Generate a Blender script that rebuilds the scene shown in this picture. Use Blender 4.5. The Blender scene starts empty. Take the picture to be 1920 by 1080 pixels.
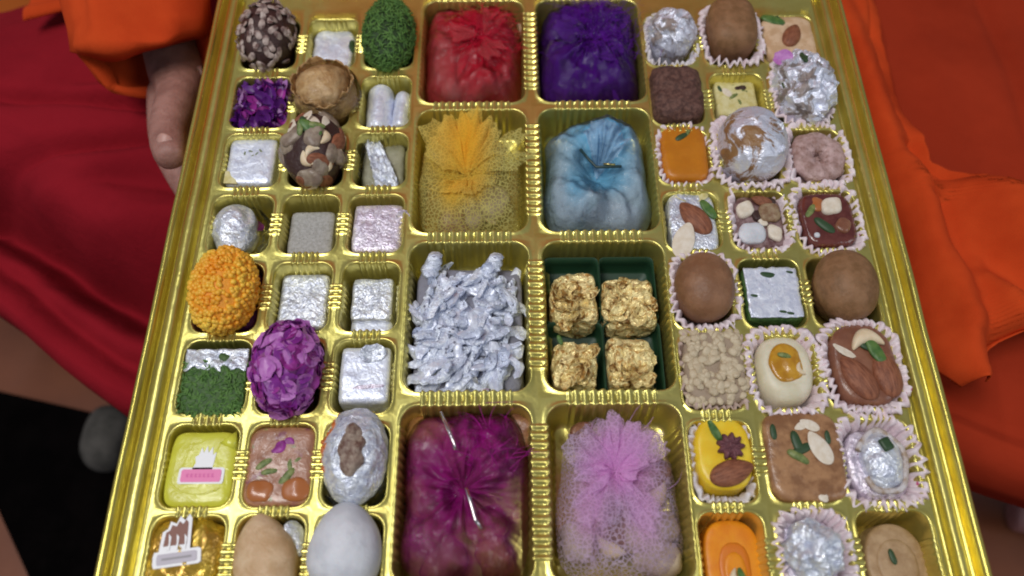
import bpy, math, random
import numpy as np
from mathutils import Vector, Matrix, noise, Euler
random.seed(7)
sc = bpy.context.scene
CM = 0.01                      # all shapes below are written in centimetres
# ---------------------------------------------------------------- camera
cd = bpy.data.cameras.new('camera'); cam = bpy.data.objects.new('camera', cd)
sc.collection.objects.link(cam); sc.camera = cam
cd.sensor_width = 36; cd.lens = 36 * 1500 / 1920; cd.clip_start = 0.01; cd.clip_end = 60
Rm = Matrix(((0.99996481, 0.00838897, 0.0), (-0.00749329, 0.89319994, -0.44959729), (-0.00377166, 0.44958146, 0.89323137)))
cam.matrix_world = Matrix.Translation(Vector((-1.2817, -23.0456, 40.0)) * CM) @ Rm.to_4x4()
cd.dof.use_dof = True; cd.dof.focus_distance = 0.45; cd.dof.aperture_fstop = 4.5
# ---------------------------------------------------------------- light
w = bpy.data.worlds.new('World'); sc.world = w; w.use_nodes = True
bg = w.node_tree.nodes['Background']; bg.inputs[0].default_value = (0.72, 0.80, 1.0, 1); bg.inputs[1].default_value = 0.20
def lamp(name, loc, target, size, size_y, power, col):
    l = bpy.data.lights.new(name, 'AREA'); l.shape = 'RECTANGLE'; l.size = size; l.size_y = size_y
    l.energy = power; l.color = col
    o = bpy.data.objects.new(name, l); sc.collection.objects.link(o); o.location = loc
    o.rotation_euler = (Vector(target) - Vector(loc)).to_track_quat('-Z', 'Y').to_euler()
lamp('ceiling_light', (-0.55, -0.35, 1.95), (0, 0, 0), 0.8, 0.45, 21, (1, 0.97, 0.93))
lamp('added_glint_light', (-0.95, 0.25, 1.9), (0, 0, 0), 1.2, 0.10, 9, (0.93, 0.96, 1))  # long thin overhead lamp, added for glints on cellophane and gold highlights
lamp('window_light', (1.9, -0.9, 1.5), (0, 0, 0), 0.9, 1.2, 9, (0.9, 0.95, 1))
sc.view_settings.view_transform = 'Standard'; sc.view_settings.look = 'None'
sc.view_settings.gamma = 1; sc.view_settings.exposure = -0.08
try: sc.cycles.transparent_max_bounces = 32; sc.cycles.filter_width = 1.9
except Exception: pass
# ---------------------------------------------------------------- materials
def mixc(nt, fac, a, b):
    m = nt.nodes.new('ShaderNodeMix'); m.data_type = 'RGBA'
    nt.links.new(fac, m.inputs[0])
    for s, v in ((6, a), (7, b)):
        if isinstance(v, tuple): m.inputs[s].default_value = (*v[:3], 1)
        else: nt.links.new(v, m.inputs[s])
    return m.outputs[2]
def coords(nt, sc_=(1, 1, 1)):
    tc = nt.nodes.new('ShaderNodeTexCoord'); mp = nt.nodes.new('ShaderNodeMapping')
    mp.inputs['Scale'].default_value = (100 * sc_[0], 100 * sc_[1], 100 * sc_[2])
    nt.links.new(tc.outputs['Object'], mp.inputs[0]); return mp.outputs[0]
def noise_n(nt, co, scale, detail=3, rough=.55, dist=0):
    n = nt.nodes.new('ShaderNodeTexNoise'); n.inputs['Scale'].default_value = scale
    n.inputs['Detail'].default_value = detail; n.inputs['Roughness'].default_value = rough
    n.inputs['Distortion'].default_value = dist
    nt.links.new(co, n.inputs['Vector']); return n.outputs['Fac']
def ramp(nt, fac, lo, hi):
    r = nt.nodes.new('ShaderNodeMapRange'); r.inputs[1].default_value = lo; r.inputs[2].default_value = hi
    nt.links.new(fac, r.inputs[0]); return r.outputs[0]
def M(name, col, col2=None, cs=2.0, cr=(.4, .6), rough=.5, metal=0.0, bump=None, specks=(), stretch=(1, 1, 1),
      spec=.5, sss=0, coat=0, sheen=0, leaf=None, dist=0):
    """bump = [(scale per cm, height in cm)...]; specks = [(colour, scale, lo, hi)]; leaf = (colour, scale, lo, hi) metal leaf lying in patches"""
    m = bpy.data.materials.new(name); m.use_nodes = True; nt = m.node_tree
    b = nt.nodes['Principled BSDF']; co = coords(nt, stretch)
    c = col
    if col2: c = mixc(nt, ramp(nt, noise_n(nt, co, cs, 4, .6, dist), *cr), col, col2)
    for sp, s, lo, hi in specks: c = mixc(nt, ramp(nt, noise_n(nt, co, s, 2), lo, hi), c, sp)
    metal_in = None
    if leaf:
        f = ramp(nt, noise_n(nt, co, leaf[1], 5, .65, .8), leaf[2], leaf[3])
        c = mixc(nt, f, c, leaf[0]); metal_in = f
    if isinstance(c, tuple): b.inputs['Base Color'].default_value = (*c, 1)
    else: nt.links.new(c, b.inputs['Base Color'])
    b.inputs['Roughness'].default_value = rough; b.inputs['Metallic'].default_value = metal
    if metal_in is not None:
        mm = nt.nodes.new('ShaderNodeMath'); mm.operation = 'MULTIPLY'; mm.inputs[1].default_value = .55
        nt.links.new(metal_in, mm.inputs[0]); nt.links.new(mm.outputs[0], b.inputs['Metallic'])
    b.inputs['Specular IOR Level'].default_value = spec
    if sss:
        b.inputs['Subsurface Weight'].default_value = sss; b.inputs['Subsurface Scale'].default_value = .004
        b.inputs['Subsurface Radius'].default_value = (1, .45, .3)
    if coat: b.inputs['Coat Weight'].default_value = coat; b.inputs['Coat Roughness'].default_value = .12
    if sheen: b.inputs['Sheen Weight'].default_value = sheen
    last = None
    for s, h in (bump or []):
        bn = nt.nodes.new('ShaderNodeBump'); bn.inputs['Distance'].default_value = h * CM; bn.inputs['Strength'].default_value = 1
        nt.links.new(noise_n(nt, co, s, 3, .6, .6), bn.inputs['Height'])
        if last: nt.links.new(last, bn.inputs['Normal'])
        last = bn.outputs[0]
    if last:
        nt.links.new(last, b.inputs['Normal'])
        if coat: nt.links.new(last, b.inputs['Coat Normal'])
    return m
def tulle(name, thin, dense, base=.12, line=.75, scale=6.5, width=.055, trans=.4, gain=1.0):
    """sheer net: woven threads as a cell network; the mesh attribute 'layers' tells how many folds of net lie on each other"""
    m = bpy.data.materials.new(name); m.use_nodes = True; nt = m.node_tree; L = nt.links
    nt.nodes.remove(nt.nodes['Principled BSDF']); out = nt.nodes['Material Output']
    co = coords(nt); at = nt.nodes.new('ShaderNodeAttribute'); at.attribute_name = 'layers'; lay = at.outputs['Fac']
    def mth(op, a, b):
        n = nt.nodes.new('ShaderNodeMath'); n.operation = op
        for i, x in enumerate((a, b)):
            if isinstance(x, (int, float)): n.inputs[i].default_value = x
            else: L.new(x, n.inputs[i])
        return n.outputs[0]
    v = nt.nodes.new('ShaderNodeTexVoronoi'); v.feature = 'DISTANCE_TO_EDGE'; v.inputs['Scale'].default_value = scale
    L.new(co, v.inputs['Vector'])
    f = nt.nodes.new('ShaderNodeMapRange'); f.inputs[1].default_value = 0; f.inputs[2].default_value = width * 2
    f.inputs[3].default_value = line; f.inputs[4].default_value = base; L.new(v.outputs['Distance'], f.inputs[0])
    lv = mth('MULTIPLY', lay, ramp(nt, noise_n(nt, co, 1.4, 4, .6, 1), .25, .60)); lv = mth('ADD', mth('MULTIPLY', lv, .30), mth('MULTIPLY', lay, .70 * gain))
    fac = mth('SUBTRACT', 1.0, mth('MULTIPLY', mth('SUBTRACT', 1.0, f.outputs[0]), mth('SUBTRACT', 1.0, lv)))
    c = mixc(nt, lay, thin, dense)
    d = nt.nodes.new('ShaderNodeBsdfDiffuse'); t = nt.nodes.new('ShaderNodeBsdfTranslucent'); L.new(c, d.inputs[0]); L.new(c, t.inputs[0])
    s = nt.nodes.new('ShaderNodeMixShader'); s.inputs[0].default_value = trans; L.new(d.outputs[0], s.inputs[1]); L.new(t.outputs[0], s.inputs[2])
    tr = nt.nodes.new('ShaderNodeBsdfTransparent'); x = nt.nodes.new('ShaderNodeMixShader')
    L.new(fac, x.inputs[0]); L.new(tr.outputs[0], x.inputs[1]); L.new(s.outputs[0], x.inputs[2])
    L.new(x.outputs[0], out.inputs[0]); return m
def film(name, tint=(1, 1, 1), amount=.10):
    """thin crinkled cellophane"""
    m = bpy.data.materials.new(name); m.use_nodes = True; nt = m.node_tree; L = nt.links
    nt.nodes.remove(nt.nodes['Principled BSDF']); out = nt.nodes['Material Output']; co = coords(nt)
    bn = nt.nodes.new('ShaderNodeBump'); bn.inputs['Distance'].default_value = .12 * CM
    L.new(noise_n(nt, co, 1.6, 4, .6, 1.5), bn.inputs['Height'])
    fr = nt.nodes.new('ShaderNodeFresnel'); fr.inputs[0].default_value = 1.3; L.new(bn.outputs[0], fr.inputs['Normal'])
    ad = nt.nodes.new('ShaderNodeMath'); ad.operation = 'ADD'; ad.inputs[1].default_value = amount; L.new(fr.outputs[0], ad.inputs[0])
    g = nt.nodes.new('ShaderNodeBsdfGlossy'); g.inputs['Roughness'].default_value = .12; L.new(bn.outputs[0], g.inputs['Normal'])
    tr = nt.nodes.new('ShaderNodeBsdfTransparent'); tr.inputs[0].default_value = (*tint, 1)
    x = nt.nodes.new('ShaderNodeMixShader'); L.new(ad.outputs[0], x.inputs[0]); L.new(tr.outputs[0], x.inputs[1]); L.new(g.outputs[0], x.inputs[2])
    L.new(x.outputs[0], out.inputs[0]); return m
gold = M('gold_plastic', (.72, .64, .19), (.64, .55, .14), .35, rough=.28, metal=.80, bump=[(.55, .05), (3, .006)])
gold_rim = M('gold_rim_plastic', (.78, .66, .15), (.68, .56, .12), .3, rough=.26, metal=.85, bump=[(.4, .04)])
SV = dict(rough=.30, metal=.45, dist=1.2)
silver = M('silver_leaf', (.90, .94, 1.0), (.58, .62, .74), 2.2, bump=[(1.7, .20), (6, .05)], specks=[((.22, .23, .28), 4, .68, .76)], **SV)
silver_pink = M('silver_leaf_pinkish', (.88, .82, .92), (.62, .54, .66), 2.0, bump=[(1.8, .16), (7, .04)], specks=[((.30, .14, .22), 5, .66, .76)], **SV)
silver_flat = M('silver_leaf_smooth', (.86, .90, 1.0), (.66, .70, .84), 1.8, bump=[(1.3, .10), (6, .025)], specks=[((.30, .29, .34), 5, .70, .78)], rough=.36, metal=.30, dist=1.2)
silver_foil = M('silver_shred_leaf', (.86, .91, 1.0), (.62, .67, .82), 2.0, bump=[(2.2, .20), (9, .04)], specks=[((.14, .14, .20), 2.6, .63, .73)], rough=.38, metal=.28, dist=1.2)
grey_sweet = M('grey_ground_sweet', (.34, .33, .31), (.44, .43, .42), 5, rough=.8, bump=[(9, .03)], specks=[((.15, .14, .12), 9, .62, .7)])
brown = M('brown_milk_sweet', (.20, .10, .04), (.29, .15, .07), 1.3, rough=.55, bump=[(1.4, .07), (6, .03)], sss=.1, spec=.35)
brown_deep = M('brown_fried_ball', (.22, .10, .045), (.30, .145, .07), .9, rough=.5, bump=[(1.5, .05), (6, .03)], sss=.1, specks=[((.55, .42, .30), 5, .74, .78)])
dark_brown = M('dark_brown_crumb', (.075, .030, .022), (.16, .075, .055), 3.5, rough=.7, bump=[(3.5, .12), (10, .05)])
date_core = M('date_core', (.045, .018, .015), rough=.5, bump=[(4, .08)])
orange_s = M('orange_jelly_sweet', (.50, .17, .008), (.56, .20, .010), 1, rough=.35, bump=[(7, .012)], sss=.15)
orange_d = M('orange_outer_layer', (.85, .30, .01), (.78, .24, .01), 1, rough=.4, bump=[(5, .01)], sss=.15)
orange_e = M('orange_inner_layer', (.72, .20, .015), rough=.4, bump=[(5, .01)], sss=.15)
boondi = M('orange_boondi', (.88, .30, .008), (.95, .58, .06), .5, (.35, .65), rough=.45, bump=[(8, .02)], sss=.15)
yellow_s = M('yellow_sweet', (.85, .56, .02), (.88, .64, .05), 1, rough=.35, bump=[(5, .01)], sss=.1)
cream_yel = M('pale_yellow_sweet', (.60, .52, .20), (.72, .66, .36), 2, rough=.5, bump=[(6, .02)], specks=[((.10, .14, .03), 3.2, .68, .72)])
beige = M('beige_sweet', (.56, .36, .20), (.70, .50, .32), 1.6, rough=.55, bump=[(2, .05), (7, .03)])
tan = M('tan_sweet', (.56, .36, .19), (.70, .50, .31), 1.0, rough=.5, bump=[(1.3, .08), (5, .03)], sss=.1)
tan_disc = M('light_brown_disc', (.36, .22, .11), (.48, .32, .18), 1.2, rough=.5, bump=[(2, .04), (7, .02)])
toffee = M('toffee_brown_tile', (.24, .11, .045), (.42, .22, .10), 1.2, rough=.38, bump=[(2.5, .04)], coat=.3)
toffee2 = M('glazed_brown_tile', (.30, .13, .07), (.42, .20, .12), 1.8, (.35, .65), rough=.35, bump=[(2, .05)], coat=.4, specks=[((.18, .03, .10), 1.1, .60, .72), ((.20, .22, .08), 1.5, .66, .74)])
maroon = M('dark_maroon_jelly', (.10, .02, .015), (.15, .04, .03), 1.5, rough=.22, bump=[(2, .03)], coat=.5)
choc = M('brown_chocolate_filling', (.20, .075, .04), (.26, .11, .06), 1.2, rough=.35, bump=[(2.4, .04)], coat=.2)
white_s = M('white_milk_sweet', (.68, .69, .73), (.58, .59, .63), 1.0, rough=.55, bump=[(1.2, .06), (6, .03)], sss=.15)
cream = M('cream_ring_sweet', (.74, .68, .52), (.66, .60, .42), 1.3, rough=.45, bump=[(4, .02)], sss=.15)
yolk = M('golden_centre', (.45, .20, .01), (.58, .30, .02), 1.6, rough=.3, bump=[(3, .03)], coat=.4)
pinkish = M('pinkish_brown_swirl', (.60, .42, .40), (.30, .17, .14), 2.2, (.35, .65), rough=.5, bump=[(3, .14), (7, .04)])
crisp = M('golden_brown_crisp_shell', (.60, .40, .19), (.42, .24, .09), 1.4, rough=.45, bump=[(1.8, .14), (6, .04)], coat=.1)
green_shred = M('green_pistachio_shred', (.05, .13, .02), (.10, .22, .04), 3, rough=.6)
green_dark = M('dark_green_core', (.02, .05, .01), rough=.7, bump=[(5, .06)])
green_slab = M('green_pistachio_slab', (.035, .085, .02), (.07, .14, .035), 4, rough=.6, bump=[(4, .08)])
pista = M('pistachio_green', (.10, .15, .035), (.22, .26, .08), 4, rough=.5, bump=[(5, .05)])
pista_dark = M('dark_green_bit', (.03, .07, .025), rough=.5)
leafg = M('leaf_green', (.05, .13, .025), (.10, .19, .04), 3, rough=.45, bump=[(4, .04)])
almond = M('almond_skin', (.34, .125, .06), (.18, .055, .025), 3.5, (.35, .65), rough=.55, stretch=(3, .6, 1), bump=[(3.5, .07), (9, .02)])
almond_w = M('almond_slice_cream', (.72, .62, .48), (.80, .72, .60), 3, rough=.5, bump=[(6, .01)])
cashew_m = M('cashew_cream', (.72, .56, .36), (.78, .64, .44), 2, rough=.45, bump=[(5, .01)], sss=.1)
sesame = M('pale_chironji_seed', (.62, .52, .36), (.50, .40, .26), 3, rough=.55, bump=[(6, .02)])
flake = M('pale_nut_flake', (.50, .40, .35), (.14, .08, .07), 1.6, rough=.5, bump=[(5, .03)])
PET = [M('petal_purple', (.26, .03, .30), (.18, .015, .22), 2, rough=.45, bump=[(3, .03)], sss=.1),
       M('petal_magenta', (.20, .010, .16), (.34, .03, .30), 2, rough=.45, bump=[(3, .03)]),
       M('petal_lilac', (.52, .20, .52), (.40, .10, .42), 2, rough=.4, bump=[(3, .03)])]
PETV = [M('petal_violet', (.16, .02, .26), (.10, .01, .18), 2, rough=.4), M('petal_pale_violet', (.50, .28, .55), (.36, .14, .42), 2, rough=.4), PET[1]]
petal_core = M('purple_core', (.10, .008, .10), rough=.7, bump=[(4, .06)])
gold_leaf = M('crumpled_gold_leaf', (1.0, .84, .40), (.60, .32, .08), 1.8, (.50, .62), rough=.30, metal=.35, dist=1.8, bump=[(1.9, .32), (6, .06)], specks=[((.22, .10, .02), 1.9, .60, .70)])
paper = M('pink_print_paper', (.86, .76, .78), (.76, .62, .66), 1.6, rough=.75, bump=[(5, .02)], specks=[((.55, .08, .22), 2.3, .70, .74)])
paper_w = M('white_print_paper', (.78, .74, .76), (.66, .60, .64), 1.6, rough=.75, bump=[(5, .02)], specks=[((.55, .30, .34), 3.3, .68, .74)])
paper_g = M('dark_green_paper', (.012, .05, .022), rough=.5)
packet_y = M('yellow_green_wrapper', (.66, .66, .06), (.60, .58, .05), .7, rough=.3, bump=[(.9, .08), (4, .01)], coat=.2)
gold_wrap = M('amber_clear_wrapper', (.46, .25, .03), (.62, .42, .04), .7, (.35, .6), rough=.18, metal=.5, bump=[(1.0, .25), (4, .04)], coat=.5)
print_w = M('white_print', (.85, .85, .86), rough=.4); print_p = M('pink_print', (.80, .18, .42), rough=.4)
print_g = M('grey_print', (.30, .28, .30), rough=.5); print_b = M('brown_print', (.22, .08, .05), rough=.5)
skin = M('skin', (.40, .20, .16), (.30, .14, .11), .8, rough=.5, bump=[(1.6, .07), (5, .04), (14, .012)], sss=.25)
skin_d = M('skin_foot', (.36, .17, .16), (.30, .14, .13), .5, rough=.5, bump=[(3, .02)], sss=.2)
nail_m = M('finger_nail', (.50, .27, .22), rough=.45, sss=.2)
crimson = M('crimson_cloth', (.27, .010, .018), (.23, .008, .015), .10, rough=.95, bump=[(.35, .14), (.9, .05), (9, .015)], spec=.08)
brick_red = M('brick_red_cloth', (.38, .036, .012), (.33, .030, .010), .12, rough=.95, bump=[(.3, .08), (9, .012)], spec=.08)
saffron = M('saffron_cloth', (.60, .068, .014), (.50, .048, .010), .12, rough=.95, bump=[(.3, .06), (1.1, .03), (9, .015)], spec=.08)
dull_orange = M('dull_orange_cloth', (.36, .085, .012), rough=.9, bump=[(.3, .1)], spec=.15)
floor_m = M('brown_floor', (.21, .062, .022), (.17, .048, .018), .08, rough=.45, bump=[(.5, .02)])
mat_m = M('black_mat_fibre', (.0025, .002, .002), (.004, .003, .003), .3, rough=1, bump=[(1, .1)], spec=.0)
sock_m = M('grey_knit', (.10, .092, .082), (.06, .056, .05), .4, rough=.95, bump=[(2, .1)], spec=.1)
torn_silver = M('torn_silver_sweet', (.20, .17, .16), (.34, .27, .24), 1.5, rough=.4, leaf=((.82, .85, .96), .75, .42, .47), bump=[(2.2, .14), (8, .04)])
clear = film('clear_cellophane', amount=.008); clear_soft = film('clear_wrap', amount=.0)
# ---------------------------------------------------------------- mesh helpers
def mesh(name, V, F, mat, smooth=True):
    me = bpy.data.meshes.new(name)
    V = np.asarray(V, float) * CM
    me.from_pydata(V.tolist(), [], [tuple(int(i) for i in f) for f in F]); me.validate(); me.update()
    if smooth: me.polygons.foreach_set('use_smooth', [True] * len(me.polygons))
    if isinstance(mat, (list, tuple)):
        for x in mat: me.materials.append(x)
    else: me.materials.append(mat)
    return me
def put(name, me, parent=None, loc=(0, 0, 0), rot=(0, 0, 0), s=(1, 1, 1), label=None, kind=None):
    o = bpy.data.objects.new(name, me); sc.collection.objects.link(o)
    o.location = Vector(loc) * CM; o.rotation_euler = rot if not hasattr(rot, 'to_euler') else rot.to_euler(); o.scale = s if hasattr(s, '__len__') else (s, s, s)
    if parent: o.parent = parent
    if label: o['label'] = label
    if kind: o['kind'] = kind
    return o
def thing(name, label, cat, loc, rz=0, group=None):
    o = bpy.data.objects.new(name, None); sc.collection.objects.link(o); o.empty_display_size = .02
    o.location = Vector(loc) * CM; o.rotation_euler = (0, 0, rz); o['label'] = label; o['category'] = cat
    if group: o['group'] = group
    return o
_cs = {}
def cube_sphere(n):
    if n in _cs: return _cs[n]
    idx = {}; V = []; F = []
    def vid(p):
        k = tuple(round(c * 1000) for c in p)
        if k not in idx: idx[k] = len(V); V.append(p)
        return idx[k]
    g = [math.tan((2 * i / n - 1) * math.pi / 4) for i in range(n + 1)]
    for ax in range(3):
        for sg in (-1, 1):
            for i in range(n):
                for j in range(n):
                    q = []
                    for a, b in ((i, j), (i + 1, j), (i + 1, j + 1), (i, j + 1)):
                        p = [0, 0, 0]; p[ax] = sg; p[(ax + 1) % 3] = g[a]; p[(ax + 2) % 3] = g[b]; q.append(vid(tuple(p)))
                    F.append(q if sg > 0 else q[::-1])
    _cs[n] = (np.array(V), F); return _cs[n]
def nz(p, s=1.0, seed=0.0): return noise.noise(Vector((p[0] * s + seed, p[1] * s - seed * .7, p[2] * s + seed * 1.3)))
def ridged(p, s, seed=0): return 1 - 2 * abs(nz(p, s, seed))
def blob_vf(r, p=2.0, n=12, disp=None, pz=None):
    V, F = cube_sphere(n); r = np.array(r, float); out = []
    pz = pz or p
    for v in V:
        a = (abs(v[0]) ** p + abs(v[1]) ** p) ** (1 / p)
        L = (a ** pz + abs(v[2]) ** pz) ** (1 / pz)
        q = v / L * r
        if disp:
            nn = q / (r * r); nn /= (np.linalg.norm(nn) or 1)
            q = q + nn * disp(q)
        out.append(q)
    return np.array(out), F
def blob(name, r, mat, p=2.0, n=12, disp=None, pz=None): 
    V, F = blob_vf(r, p, n, disp, pz); return mesh(name, V, F, mat)
def slab_mesh(name, w_, d_, h, mat, n=16, rough=.05, fs=1.2, p=13, seed=1.0, crumple=0, bulge=0, pz=13, taper=.05):
    """rounded-edge block standing on z = 0"""
    V, F = blob_vf((w_ / 2, d_ / 2, h / 2), p, n, lambda q: rough * nz(q, fs, seed) + (crumple * ridged(q, 1.7, seed) if crumple else 0), pz)
    for v in V:
        k = 1 - taper * (0.5 + v[2] / h) + taper / 2; v[0] *= k; v[1] *= k
        if bulge and v[2] > 0: v[2] += bulge * (1 - (2 * v[0] / w_) ** 2) * (1 - (2 * v[1] / d_) ** 2)
    V[:, 2] += h / 2; return mesh(name, V, F, mat)
def loft(name, rings, mat, closed=True, caps=False):
    n = len(rings[0]); V = [p for r in rings for p in r]; F = []
    for i in range(len(rings) - 1):
        for j in range(n if closed else n - 1):
            k = (j + 1) % n; F.append((i * n + j, i * n + k, (i + 1) * n + k, (i + 1) * n + j))
    if caps: F.append(tuple(range(n))[::-1]); F.append(tuple(range(n * (len(rings) - 1), n * len(rings))))
    return mesh(name, V, F, mat)
def plate(name, pts, mat, t=.03):
    n = len(pts); V = [(x, y, 0) for x, y in pts] + [(x, y, t) for x, y in pts]
    F = [tuple(range(n))[::-1], tuple(range(n, 2 * n))] + [(i, (i + 1) % n, n + (i + 1) % n, n + i) for i in range(n)]
    return mesh(name, V, F, mat, smooth=False)
def solid(o, t):
    m = o.modifiers.new('solid', 'SOLIDIFY'); m.thickness = t * CM; m.offset = 0; return o
def rnd(a, b): return random.uniform(a, b)
def faceted(o):
    o.data.polygons.foreach_set('use_smooth', [False] * len(o.data.polygons)); return o
class Join:
    def __init__(s): s.V = []; s.F = []
    def add(s, V, F, loc=(0, 0, 0), rot=None, sc_=1.0):
        o = len(s.V); R = (rot.to_matrix() if rot is not None else Matrix.Identity(3)); loc = Vector(loc)
        for v in V: s.V.append(tuple(R @ (Vector(v) * sc_) + loc))
        s.F += [tuple(i + o for i in f) for f in F]
# ================================================================ the setting (floor) and the tray
fl = put('floor', mesh('floor', [(-400, -300, -45), (400, -300, -45), (400, 400, -45), (-400, 400, -45)], [(0, 1, 2, 3)], floor_m, False), kind='structure')
mt = put('floor_mat', plate('floor_mat', [(-75, 11), (-43, 3.5), (-10, -4), (-10, -60), (-34, -40), (-50, -12.3), (-55.4, -5), (-75, -2)][::-1], mat_m, .8), loc=(0, 0, -44.99))
mt['label'] = 'black mat lying on the brown floor below the red cloth at lower left'; mt['category'] = 'floor mat'

tray = thing('sweet_tray', 'big gold plastic tray with ribbed compartments full of assorted sweets', 'tray', (0, 0, 0))
FLOOR = -2.6
def outline(w_, d_, r, nsx, nsy, na=6):
    """rounded rectangle: (x, y, nx, ny, side, t)"""
    a, b = w_ / 2 - r, d_ / 2 - r; P = []
    sides = [((a, -d_ / 2), (-a, -d_ / 2), (0, -1), nsx), ((-w_ / 2, -b), (-w_ / 2, b), (-1, 0), nsy), ((-a, d_ / 2), (a, d_ / 2), (0, 1), nsx), ((w_ / 2, b), (w_ / 2, -b), (1, 0), nsy)]
    cc = [((-a, -b), 270, 180), ((-a, b), 180, 90), ((a, b), 90, 0), ((a, -b), 0, -90)]
    for k, (p, q, nn, ns) in enumerate(sides):
        for i in range(ns + 1):
            t = i / ns; P.append((p[0] + (q[0] - p[0]) * t, p[1] + (q[1] - p[1]) * t, nn[0], nn[1], k, t))
        c, a0, a1 = cc[k]
        for i in range(1, na):
            th = math.radians(a0 + (a1 - a0) * i / na)
            P.append((c[0] + r * math.cos(th), c[1] + r * math.sin(th), math.cos(th), math.sin(th), k + 10, i / na))
    return P
PROF = [(-.13, 0), (-.06, .055), (0, .05), (.05, -.03), (.08, -.18), (.14, -.8), (.20, -1.6), (.27, -2.2), (.38, -2.48), (.6, FLOOR)]
def compartment(cx, cy, w_, d_, tile, big, webs):
    """pocket with rounded lip plus the web round it; webs = sides (0 bottom,1 left,2 top,3 right) whose web carries ribs"""
    x0, x1, y0, y1 = tile; r = .95 if big else .72
    P = outline(w_, d_, r, int(w_ * 11), int(d_ * 11)); V = []; n = len(P)
    pitch = .47 if big else .36; hx = (.32 * w_ if big else .19 * w_); hy = (.36 * d_ if big else .16 * d_)
    def rib(x, y, k):
        if k > 3: return 0
        s = x if k in (0, 2) else y; h = hx if k in (0, 2) else hy
        h = pitch * (round(h / pitch) + .0)
        if abs(s) > h: return 0
        return max(0, math.cos(2 * math.pi * s / pitch) * .5 + .5) ** .8
    def outer(x, y, k, t):
        if k == 0: return x, y0 - cy
        if k == 1: return x0 - cx, y
        if k == 2: return x, y1 - cy
        if k == 3: return x1 - cx, y
        k -= 10; a, b = w_ / 2 - r, d_ / 2 - r
        X0, X1, Y0, Y1 = x0 - cx, x1 - cx, y0 - cy, y1 - cy
        s = [((-a, Y0), (X0, Y0), (X0, -b)), ((X0, b), (X0, Y1), (-a, Y1)), ((a, Y1), (X1, Y1), (X1, b)), ((X1, -b), (X1, Y0), (a, Y0))][k]
        u, v, q = (s[0], s[1], t * 2) if t < .5 else (s[1], s[2], t * 2 - 1)
        return u[0] + (v[0] - u[0]) * q, u[1] + (v[1] - u[1]) * q
    rings = 0
    for f in (0, .5, 1):
        for (x, y, nx, ny, k, t) in P:
            ox, oy = outer(x, y, k, t); lx, ly = x + .13 * nx, y + .13 * ny
            X, Y = ox + (lx - ox) * f, oy + (ly - oy) * f
            a = rib(x, y, k) if k in webs else 0
            V.append((X, Y, a * .10 - (.05 if (k in webs and a < .3 and abs(x if k in (0, 2) else y) < (hx if k in (0, 2) else hy)) else 0)))
        rings += 1
    for ins, z in PROF[1:]:
        for (x, y, nx, ny, k, t) in P:
            a = rib(x, y, k); g = a * (.10 if z > -2.3 else .03) * (1 if (k in webs or z < -.1) else .3)
            V.append((x - (ins + g) * nx, y - (ins + g) * ny, z + (a * .05 if (k in webs and z > -.1) else 0)))
        rings += 1
    F = []
    for i in range(rings - 1):
        for j in range(n):
            q = (j + 1) % n; F.append((i * n + j, (i + 1) * n + j, (i + 1) * n + q, i * n + q))
    c = len(V); V.append((0, 0, FLOOR + .04 * random.random()))
    for j in range(n): F.append(((rings - 1) * n + j, c, (rings - 1) * n + (j + 1) % n))
    put('compartment', mesh('compartment', V, [f[::-1] for f in F], gold), tray, (cx, cy, 0))
XS = [(-17.1, 3.62, -19.25, -15.08), (-13.08, 3.36, -15.08, -11.2), (-9.22, 3.26, -11.2, -7.36), (9.25, 3.26, 7.58, 11.18), (13.2, 3.46, 11.18, 15.1), (17.15, 3.66, 15.1, 19.25)]
YS = [(15.3, 4.3), (10.4, 4.08), (5.93, 3.98), (1.38, 3.98), (-3.35, 4.3), (-8.05, 4.18), (-12.78, 4.25), (-17.35, 4.15)]
YB = [19.5, 12.8, 8.13, 3.65, -.86, -5.73, -10.4, -15.1, -19.6]
for ci, (cx, w_, xa, xb) in enumerate(XS):
    for ri, (cy, d_) in enumerate(YS):
        webs = {0, 2} | ({3} if ci in (0, 1, 3, 4) else set()) | ({1} if ci in (1, 2, 4, 5) else set())
        if ri == 0: webs.discard(2)
        if ri == 7: webs.discard(0)
        compartment(cx, cy, w_, d_, (xa, xb, YB[ri + 1], YB[ri]), False, webs)
BY = [(14.65, 8.85), (5.2, 9.0), (-4.48, 9.1), (-14.15, 8.9)]; BYB = [19.5, 9.95, .36, -9.35, -19.6]
for (cx, w_, xa, xb, wb) in ((-3.72, 6.84, -7.36, .03, 3), (3.92, 7.0, .03, 7.58, 1)):
    for ri, (cy, d_) in enumerate(BY): compartment(cx, cy, w_, d_, (xa, xb, BYB[ri + 1], BYB[ri]), True, {0, 2, wb} - ({2} if ri == 0 else set()) - ({0} if ri == 3 else set()))
def frame(name, prof, mat):
    rings = []
    P = outline(41.88, 42.6, 1.75, 60, 60, 10)
    for ins, z in prof:
        rings.append([(x - ins * nx + .05 * nz((x, y, z), .25, 3), y - ins * ny + .05 * nz((x, y, z), .25, 9) - .07, z + .03 * nz((x, y, 0), .2, 5)) for (x, y, nx, ny, k, t) in P])
    o = put(name, loft(name, [r[::-1] for r in rings], mat), tray)
    return o
frame('outer_rim', [(.6, -3.3), (.03, -3.2), (0, .3), (.02, .72), (.10, .86), (.22, .92), (.34, .90), (.42, .80), (.45, .60), (.47, .2), (.56, .10), (.66, .08)], gold_rim)
frame('inner_ledge', [(.66, .075), (.70, .20), (.74, .27), (.82, .31), (1.12, .31), (1.18, .26), (1.21, .1), (1.24, -.35), (1.32, -.45), (1.50, -.45), (1.58, -.35), (1.62, -.08), (1.70, -.012), (1.80, -.012)], gold)
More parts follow.
